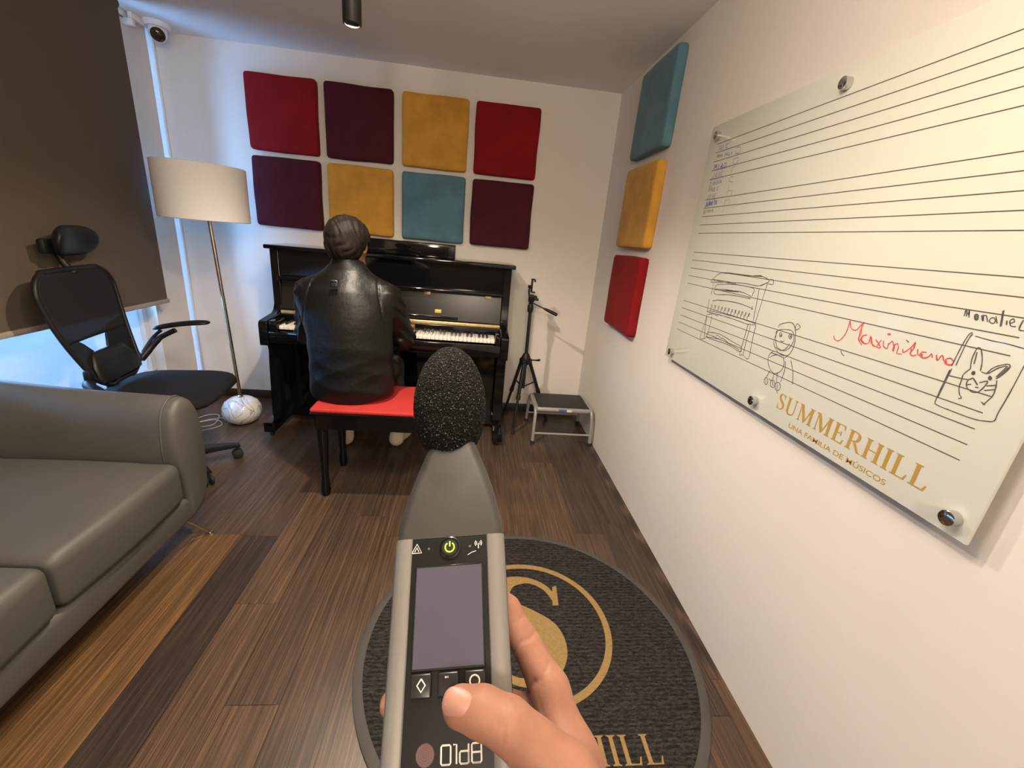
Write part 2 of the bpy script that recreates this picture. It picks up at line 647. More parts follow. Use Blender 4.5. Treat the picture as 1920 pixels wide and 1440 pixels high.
# floor: planks 146.7 mm wide laid along y, one quad each, with its own tone attribute
def build_floor():
    W = 0.1467
    verts, faces, tones = [], [], []
    x1 = 0.847 + W
    k = 1
    fixed = {-12 + 0: None}
    while x1 > XL - 0.1:
        x0 = x1 - W
        col = round((0.847 - x1) / W) + 0  # 0 = first full plank from the right wall, -1 = the cut strip
        r2 = random.Random(100 + col)
        joints = []
        y = YF - r2.uniform(0, 1.2)
        while y < YB + 1.3:
            joints.append(y)
            y += r2.choice((1.2, 1.2, 0.9, 1.5))
        if col == -1:
            joints = [YF - 0.6, -0.25, 0.937, 2.62, YB + 0.5]
        if col == 1:
            joints = [YF - 0.3, 0.05, 1.652, 2.9, YB + 0.8]
        if col == 10:
            joints = [YF - 0.3, -0.2, 1.235, 2.45, YB + 0.8]
        if col == 9:
            joints = [YF - 0.3, -0.4, 0.886, 2.1, YB + 0.8]
        if col in (12, 13, 14):
            joints = [YF - 0.3, -0.8 + 0.3 * (col - 12), 1.600, 2.75, YB + 0.8]
        if col == 11:
            joints = [YF - 0.3, 0.35, 1.592, 2.8, YB + 0.8]
        for a, b in zip(joints, joints[1:]):
            a2, b2 = max(a, YF), min(b, YB)
            if b2 - a2 < 0.01:
                continue
            tone = r2.uniform(0.40, 0.62)
            fig = r2.choice((0.0, 0.05, 0.1, 0.2))
            if col == 11 and a < 1.0 < b:
                tone, fig = 0.08, 0.1
            if col in (12, 13, 14) and a < 1.2 < b:
                tone, fig = 0.92, 0.05
            if col == 10:
                tone, fig = 0.62, 0.05
            if col == 9:
                tone, fig = (0.42, 0.1) if b > 0.9 else (0.58, 0.1)
            if col == 8:
                tone, fig = 0.42, 0.12
            if col == 7:
                tone, fig = 0.55, 0.1
            if col == -1:
                tone, fig = (0.22, 1.0) if a > 0.9 else (0.62, 0.05)
            if col in (0, 1) and b > 1.7:
                tone, fig = 0.25, (0.1 if col == 1 else 0.05)
            g = 0.0006
            xx0, xx1 = max(x0, XL) + g, min(x1, XR) - g
            if xx1 <= xx0:
                continue
            i = len(verts)
            verts += [(xx0, a2 + g, 0), (xx1, a2 + g, 0), (xx1, b2 - g, 0), (xx0, b2 - g, 0)]
            faces.append((i, i + 1, i + 2, i + 3))
            tones.append((tone, fig, r2.random()))
        x1 = x0
    n_top = len(faces)
    i = len(verts)  # dark bed under the joints, and the slab
    verts += [(XL, YF, -0.002), (XR, YF, -0.002), (XR, YB, -0.002), (XL, YB, -0.002)]
    faces.append((i, i + 1, i + 2, i + 3))
    tones.append((0.0, 0.0, 0.5))
    me = bpy.data.meshes.new('floor')
    me.from_pydata(verts, [], faces)
    at = me.color_attributes.new('plank', 'FLOAT_COLOR', 'CORNER')
    for p in me.polygons:
        for li in p.loop_indices:
            at.data[li].color = tones[p.index] + (1.0,)
    me.materials.append(FLOOR_MAT)
    o = bpy.data.objects.new('floor', me)
    link(o)
    o['kind'] = 'structure'


build_floor()
struct('ceiling', MB().span((XL - 0.3, YF - 0.1, ZC), (XR + 0.1, YB + 0.1, ZC + 0.1)).build('ceiling', CEIL_PAINT, smooth=False))
struct('wall_back', MB().span((XL - 0.3, YB, -0.05), (XR + 0.1, YB + 0.1, ZC)).build('wall_back', WHITE_PAINT, smooth=False))
struct('wall_right', MB().span((XR, YF, -0.05), (XR + 0.1, YB, ZC)).build('wall_right', WHITE_PAINT, smooth=False))
struct('wall_front', MB().span((XL - 0.3, YF - 0.1, -0.05), (XR + 0.1, YF, ZC)).build('wall_front', FAR_WALL, smooth=False))
WY0, WY1, WZ0, WZ1 = -0.60, 2.785, 0.26, 2.16
b = MB()
SY0, SY1 = 3.085, 3.148       # narrow frosted slit window beside the corner
b.span((XL - 0.22, WY1, -0.05), (XL, SY0, ZC))
b.span((XL - 0.22, SY1, -0.05), (XL, YB, ZC))
b.span((XL - 0.22, SY0, -0.05), (XL, SY1, 0.06))
b.span((XL - 0.22, YF, -0.05), (XL, WY0, ZC))
b.span((XL - 0.22, WY0, -0.05), (XL, WY1, WZ0))
b.span((XL - 0.22, WY0, WZ1), (XL, WY1, ZC))
struct('wall_left', b.build('wall_left', WHITE_PAINT, smooth=False))

# window: white aluminium frame, clear panes above, frosted panes below
xg = XL - 0.09
fr = MB()
for z0, z1 in ((WZ0, WZ0 + 0.05), (WZ1 - 0.05, WZ1)):
    fr.span((xg - 0.03, WY0, z0), (xg + 0.03, WY1, z1), 0.004)
for y0 in (WY0, 0.50, 1.63, WY1 - 0.035):
    fr.span((xg - 0.03, y0, WZ0), (xg + 0.03, y0 + 0.035, WZ1), 0.004)
win = struct('window_1', fr.build('window_1', TRIM_WHITE))
pane_edges = [(WY0 + 0.035, 0.50), (0.535, 1.63), (1.665, WY1 - 0.035)]
for y0, y1 in pane_edges:
    MB().span((xg - 0.003, y0, 0.70), (xg + 0.003, y1, WZ1 - 0.05)).build('clear_pane', CLEAR, win, smooth=False)
    MB().span((xg - 0.003, y0, WZ0 + 0.05), (xg + 0.003, y1, 0.70)).build('frosted_pane', FROSTED, win, smooth=False)
# slit window and skirtings
struct('window_2', MB().span((XL - 0.016, SY0, 0.06), (XL - 0.008, SY1, ZC)).build('window_2', frosted_mat('slit_window_film', 2.0), smooth=False))
struct('baseboard_back', MB().span((XL, YB - 0.014, 0.0), (XR, YB, 0.06), 0.003).build('baseboard_back', DARK_WOOD))
struct('baseboard_left', MB().span((XL, WY1, 0.0), (XL + 0.014, YB - 0.014, 0.06), 0.003).build('baseboard_left', DARK_WOOD))

# ------------------------------------------------------------------ roller blind
XBL = -1.82
t = thing('roller_blind', 'dark brown blackout roller blind drawn down over the window', 'blind', (XBL, 1.05, 0.75))
me = MB()
ys, zs = (-0.80, 2.745), (0.772, 2.205)
me.span((XBL - 0.0012, ys[0], zs[0]), (XBL + 0.0012, ys[1], zs[1]))
me.build('blind_fabric', BLIND_MAT, t, smooth=False)
HEM = mat('beige_hem_bar', (0.34, 0.285, 0.235), 0.5, var=0.04)
MB().span((XBL - 0.007, ys[0] - 0.005, 0.750), (XBL + 0.007, ys[1] + 0.012, 0.775), 0.004).build('hem_bar', HEM, t)
MB().tube([(XBL - 0.02, ys[0] - 0.01, 2.222), (XBL - 0.02, ys[1] + 0.01, 2.222)], 0.024, 16).build('roller_tube', BLIND_MAT, t)

# ------------------------------------------------------------------ ceiling spotlights (black cylinders)
LAMP_BODY = mat('dark_grey_lamp_metal', (0.022, 0.021, 0.02), 0.45, 0.3, var=0.05)
LAMP_GLOW = glow('lamp_diffuser', (1.0, 0.84, 0.66), 2.0)
lamp_labels = ['black cylinder ceiling lamp hanging over the pianist', 'black cylinder ceiling lamp near the whiteboard, above the frame']
for i, (p, power, spread) in enumerate(LAMP_SPOTS):
    t = thing('ceiling_spotlight', lamp_labels[i], 'lamp', (p[0], p[1], ZC), group='cylinder lamps on the ceiling')
    h = ZC - p[2]
    MB().lathe([(0.024, -h + 0.066), (0.024, -h), (0.0275, -h), (0.029, -h + 0.002), (0.029, -0.001), (0.0, -0.001)], n=32).build('lamp_body', LAMP_BODY, t, True)
    MB().lathe([(0.0, -h + 0.060), (0.0235, -h + 0.060), (0.0235, -h + 0.064), (0.0, -h + 0.064)], n=24).build('diffuser', LAMP_GLOW, t, True)
    ld = bpy.data.lights.new('spot_beam', 'SPOT')
    ld.energy = power
    ld.color = LAMP_COLOUR
    ld.spot_size = math.radians(spread)
    ld.spot_blend = 0.6
    ld.shadow_soft_size = 0.022
    lo = bpy.data.objects.new('spot_beam', ld)
    link(lo)
    lo.parent = t
    lo.location = (0, 0, -h - 0.004)

# added fill lights, shaped as round ceiling fittings, unseen behind and above the camera
for i, (pos, power) in enumerate(FILL_LIGHTS):
    t = thing('added_fill_light', ('added round fill light on the ceiling far behind the camera', 'added round fill light on the ceiling just above the camera')[i], 'lamp', (pos[0], pos[1], ZC), group='added round fill lights')
    MB().lathe([(0.0, 0.0), (0.20, 0.0), (0.20, -0.03), (0.185, -0.035), (0.180, -0.025), (0.0, -0.025)], n=48).build('light_rim', TRIM_WHITE, t, True)
    MB().lathe([(0.0, -0.026), (0.178, -0.026), (0.165, -0.05), (0.11, -0.066), (0.0, -0.072)], n=48).build('diffuser', LAMP_GLOW, t, True)
    ld = bpy.data.lights.new('fill_glow', 'POINT')
    ld.energy = power
    ld.color = LAMP_COLOUR
    ld.shadow_soft_size = 0.18
    lo = bpy.data.objects.new('fill_glow', ld)
    link(lo)
    lo.parent = t
    lo.location = (0, 0, -0.27)

# ------------------------------------------------------------------ dome camera and its cable duct, in the far left corner
t = thing('dome_camera', 'small white dome camera with dark lens in the far ceiling corner', 'camera', (-1.815, 3.02, ZC))
CAM_WHITE = mat('white_camera_plastic', (0.75, 0.75, 0.75), 0.35, var=0.01)
MB().lathe([(0.0, 0.0), (0.062, 0.0), (0.062, -0.018), (0.056, -0.026), (0.0, -0.026)], n=40).build('base_ring', CAM_WHITE, t, True)
d = Vector((0.45, -0.75, -0.48)).normalized()
MB().ball((0.002, -0.004, -0.048), 0.044, 32).build('camera_ball', CAM_WHITE, t, True)
q = d.to_track_quat('Z', 'Y').to_matrix()
LENS = mat('dark_camera_lens', (0.035, 0.018, 0.006), 0.12, var=0.1)
MB().lathe([(0.0, 0.0), (0.034, 0.0), (0.034, 0.003), (0.024, 0.012), (0.0, 0.016)], (0.002 + d.x * 0.031, -0.004 + d.y * 0.031, -0.048 + d.z * 0.031), 32, q).build('lens', LENS, t, True)
b = MB()
b.span((XL, 2.50, ZC - 0.03), (XL + 0.025, 2.93, ZC), 0.003)
b.span((XL, 2.905, ZC - 0.062), (XL + 0.055, 2.93, ZC - 0.03), 0.003)
b.span((XL + 0.03, 2.91, ZC - 0.028), (XL + 0.055, 3.02, ZC), 0.003)
tag(b.build('cable_duct', TRIM_WHITE), 'white plastic cable duct running along the ceiling edge to the dome camera', 'cable duct')


# ------------------------------------------------------------------ padded wall panels
def panel_mesh(seed, w, h, d=0.05):
    r2 = random.Random(seed)
    N = 144
    ph = [r2.uniform(0, 6.28) for _ in range(4)]
    rings = []
    for s, z in ((0.985, 0.0), (0.998, 0.006), (1.0, 0.024), (0.997, 0.038), (0.986, 0.046), (0.962, 0.0508), (0.85, 0.0528), (0.5, 0.054), (0.1, 0.0545)):
        ring = []
        for k in range(N):
            a = 2 * PI * (k + 0.5) / N
            c, sn = math.cos(a), math.sin(a)
            e = 30.0
            rr = (abs(c) ** e + abs(sn) ** e) ** (-1 / e)
            wob = 1 + 0.006 * math.sin(3 * a + ph[0]) + 0.005 * math.sin(5 * a + ph[1])
            ring.append((rr * c * w / 2 * s * wob, rr * sn * h / 2 * s * wob, z * d / 0.0545 * (1 + 0.02 * math.sin(2 * a + ph[2]))))
        rings.append(ring)
    return rings


def panel(mt, label, centre, wall, seed, w=0.415, h=0.418):
    b = MB()
    rings = panel_mesh(seed, w, h)
    if wall == 'back':
        f = lambda p: (p[0], -p[2], p[1])
    else:
        f = lambda p: (-p[2], -p[0], p[1])
    b.loft([[f(p) for p in r] for r in rings])
    o = b.build('acoustic_panel', mt, None, angle=None)
    o.location = centre
    tag(o, label, 'wall panel', 'padded square panels on the back wall' if wall == 'back' else 'padded square panels on the right wall')


px4 = (-1.222, -0.762, -0.291, 0.167)
back = [(RED_VELVET, 'bright red padded square panel, top row, nearest the window corner'),
        (PLUM_VELVET, 'dark plum padded square panel between a red and a mustard one, top row'),
        (MUSTARD_VELVET, 'mustard padded square panel in the top row'),
        (RED_VELVET, 'bright red padded square panel at the right end of the top row'),
        (PLUM_VELVET, 'dark plum padded square panel in the lower row beside the floor lamp shade'),
        (MUSTARD_VELVET, "mustard padded square panel directly behind the pianist's head"),
        (TEAL_VELVET, 'teal padded square panel in the lower row above the piano'),
        (PLUM_VELVET, 'dark plum padded square panel at the right end of the lower row')]
for i, (mt, lb) in enumerate(back):
    panel(mt, lb, (px4[i % 4], YB, 1.893 if i < 4 else 1.446), 'back', 20 + i)
for i, (mt, lb, z) in enumerate([(TEAL_VELVET, 'teal padded square panel, uppermost on the right wall', 1.983),
                                 (MUSTARD_VELVET, 'mustard padded square panel, middle one on the right wall', 1.519),
                                 (RED_VELVET, 'red padded square panel, lowest on the right wall', 1.060)]):
    panel(mt, lb, (XR, 2.42, z), 'right', 40 + i, 0.452, 0.415)

# ------------------------------------------------------------------ lettering helpers
def ribbon(b, pts, w, f):
    """flat stroke of constant or varying width; pts 2-D, f maps 2-D to 3-D"""
    n = len(pts)
    W = list(w) if hasattr(w, '__len__') else [w] * n
    P = [Vector((p[0], p[1])) for p in pts]
    L, R = [], []
    for i in range(n):
        t = P[min(i + 1, n - 1)] - P[max(i - 1, 0)]
        if t.length < 1e-9:
            t = Vector((1, 0))
        t.normalize()
        nn = Vector((-t.y, t.x)) * W[i] / 2
        L.append(P[i] + nn)
        R.append(P[i] - nn)
    b.k += 1
    vs = [Vector(f(p.x, p.y)) + b.step * b.k for p in L] + [Vector(f(p.x, p.y)) + b.step * b.k for p in R]
    b._add(vs, [(i, i + 1, n + i + 1, n + i) for i in range(n - 1)])


def cm2(pts, k=8):
    return [(v.x, v.y) for v in catmull([(p[0], p[1], 0) for p in pts], k)]


def wcm(ws, k=8):
    return [v.x for v in catmull([(x, 0, 0) for x in ws], k)]


def serif_glyph(ch, b, f):
    """roman capitals in a box of height 1; f maps (x, y); returns the advance width"""
    TH, HL, SH, SW = 0.155, 0.05, 0.035, 0.085

    def rect(x0, y0, x1, y1):
        b.flat([(x0, y0), (x1, y0), (x1, y1), (x0, y1)], f)

    def stem(x, y0=0, y1=1, th=TH, foot=True, head=True):
        rect(x - th / 2, y0, x + th / 2, y1)
        if foot:
            b.flat([(x - th / 2 - SW, y0), (x + th / 2 + SW, y0), (x + th / 2 + SW, y0 + SH * 0.8), (x + th / 2, y0 + SH * 2), (x - th / 2, y0 + SH * 2), (x - th / 2 - SW, y0 + SH * 0.8)], f)
        if head:
            b.flat([(x - th / 2 - SW, y1), (x - th / 2 - SW, y1 - SH * 0.8), (x - th / 2, y1 - SH * 2), (x + th / 2, y1 - SH * 2), (x + th / 2 + SW, y1 - SH * 0.8), (x + th / 2 + SW, y1)], f)
    if ch == 'I':
        stem(0.19)
        return 0.38
    if ch == 'H':
        stem(0.19)
        stem(0.70)
        rect(0.19, 0.47, 0.70, 0.47 + HL)
        return 0.89
    if ch in 'LE':
        stem(0.19)
        b.flat([(0.19, 0), (0.64, 0), (0.70, 0.27), (0.655, 0.27), (0.56, HL), (0.19, HL)], f)
        if ch == 'L':
            return 0.74
        b.flat([(0.19, 1), (0.19, 1 - HL), (0.54, 1 - HL), (0.61, 0.76), (0.65, 0.76), (0.62, 1)], f)
        rect(0.19, 0.49, 0.46, 0.49 + HL)
        b.flat([(0.46, 0.38), (0.50, 0.38), (0.50, 0.66), (0.46, 0.66)], f)
        return 0.76
    if ch == 'M':
        stem(0.17, th=HL * 1.1, head=False)
        stem(0.92, th=TH)
        b.flat([(0.04, 1), (0.30, 1), (0.63, 0.16), (0.55, 0.0), (0.50, 0.0), (0.17, 0.88), (0.04, 0.965)], f)
        b.flat([(0.53, 0.0), (0.57, 0.0), (0.92, 0.88), (0.92, 1.0), (0.86, 1.0)], f)
        return 1.12
    if ch == 'U':
        stem(0.19, 0.3, 1, foot=False)
        stem(0.68, 0.3, 1, th=HL * 1.2, foot=False)
        ribbon(b, cm2([(0.19, 0.32), (0.215, 0.14), (0.32, 0.03), (0.47, 0.02), (0.62, 0.10), (0.68, 0.32)]), wcm([TH, TH * 0.95, 0.11, 0.08, 0.065, HL * 1.2]), f)
        return 0.86
    if ch == 'R':
        stem(0.19)
        ribbon(b, cm2([(0.19, 0.975), (0.42, 0.97), (0.575, 0.87), (0.585, 0.70), (0.50, 0.53), (0.34, 0.485), (0.19, 0.485)]), wcm([HL, 0.06, 0.13, 0.15, 0.10, 0.055, HL]), f)
        b.flat([(0.33, 0.49), (0.48, 0.49), (0.76, 0.06), (0.86, 0.03), (0.86, 0.0), (0.66, 0.0)], f)
        return 0.84
    if ch == 'S':
        ribbon(b, cm2([(0.50, 0.80), (0.43, 0.93), (0.31, 0.975), (0.19, 0.93), (0.135, 0.79), (0.20, 0.64), (0.34, 0.52), (0.46, 0.40), (0.51, 0.25), (0.44, 0.08), (0.30, 0.025), (0.16, 0.07), (0.075, 0.23)]),
               wcm([0.04, 0.05, 0.05, 0.09, 0.135, 0.155, 0.165, 0.16, 0.135, 0.085, 0.05, 0.05, 0.04]), f)
        b.flat([(0.49, 0.70), (0.525, 0.70), (0.525, 1.0), (0.49, 1.0), (0.46, 0.90)], f)
        b.flat([(0.055, 0.32), (0.09, 0.32), (0.12, 0.10), (0.09, 0.0), (0.055, 0.0)], f)
        return 0.62
    return 0.4


def serif_text(txt, b, f, height, x0, width, gap=0.05):
    """lays txt from x0 over width at the given cap height"""
    tmp = MB()
    adv = [serif_glyph(c, tmp, lambda x, y: (x, y, 0)) for c in txt]
    tmp.bm.free()
    total = sum(adv) + gap * (len(txt) - 1)
    kx = width / total
    x = 0.0
    for c, a in zip(txt, adv):
        serif_glyph(c, b, lambda u, v, x=x: f(x0 + (x + u) * kx, v * height))
        x += a + gap


def sans_text_mesh(body, height, f, weight=0.012, width=None):
    """text drawn with the built-in font, turned into a mesh and mapped by f"""
    cu = bpy.data.curves.new('text', 'FONT')
    cu.body = body
    cu.size = 1.0
    cu.offset = weight
    o = bpy.data.objects.new('text', cu)
    link(o)
    dg = bpy.context.evaluated_depsgraph_get()
    me = bpy.data.meshes.new_from_object(o.evaluated_get(dg))
    bpy.data.objects.remove(o)
    xs = [v.co.x for v in me.vertices]
    ys = [v.co.y for v in me.vertices]
    capped = max(v.co.y for v in me.vertices) if 'Ú' not in body else 0.73
    k = height / capped
    kx = k if width is None else width / (max(xs) - min(xs))
    x0 = min(xs)
    for v in me.vertices:
        v.co = f((v.co.x - x0) * kx, v.co.y * k)
    return me


# ------------------------------------------------------------------ music whiteboard on the right wall
XW = XR - 0.036          # front of the glass
t = thing('music_whiteboard', 'large glass music whiteboard with staff lines and marker drawings on the right wall', 'whiteboard', (XR, 1.13, 1.31))
GLASS_WHITE = mat('white_backed_glass', (0.655, 0.67, 0.60), 0.16, var=0.01, scale=3, coat=0.15, spec=0.35)
MB().span((XW, 0.526, 0.878), (XW + 0.008, 1.742, 1.757), 0.002, 2).build('glass_panel', GLASS_WHITE, t)


def bf(x0, lift=0.0004):
    return lambda y, z: (XW - lift, y, z)


b = MB()
for zz in (1.6905, 1.6610, 1.6315, 1.6020, 1.5725, 1.5030, 1.4735, 1.4435, 1.4140, 1.3840, 1.3140, 1.2845, 1.2545, 1.2245, 1.1950, 1.1260, 1.0965, 1.0670, 1.0375, 1.0075):
    ribbon(b, [(1.681, zz), (0.586, zz)], 0.0019, bf(0))
b.build('staff_lines', LINE_INK, t, smooth=False)
b = MB()
b.step = Vector((-4e-6, 0, 0))
serif_text('SUMMERHILL', b, lambda x, y: (XW - 0.0005, 1.030 - x, 0.9245 + y), 0.044, 0.0, 0.417)
b.build('gold_lettering', GOLD_PRINT, t, smooth=False)
me = sans_text_mesh('UNA FAMILIA DE MÚSICOS', 0.0125, lambda x, y: (XW - 0.0005, 0.966 - x, 0.894 + y), 0.006, 0.282)
mesh_obj('gold_motto', me, GOLD_PRINT, t, smooth=False)

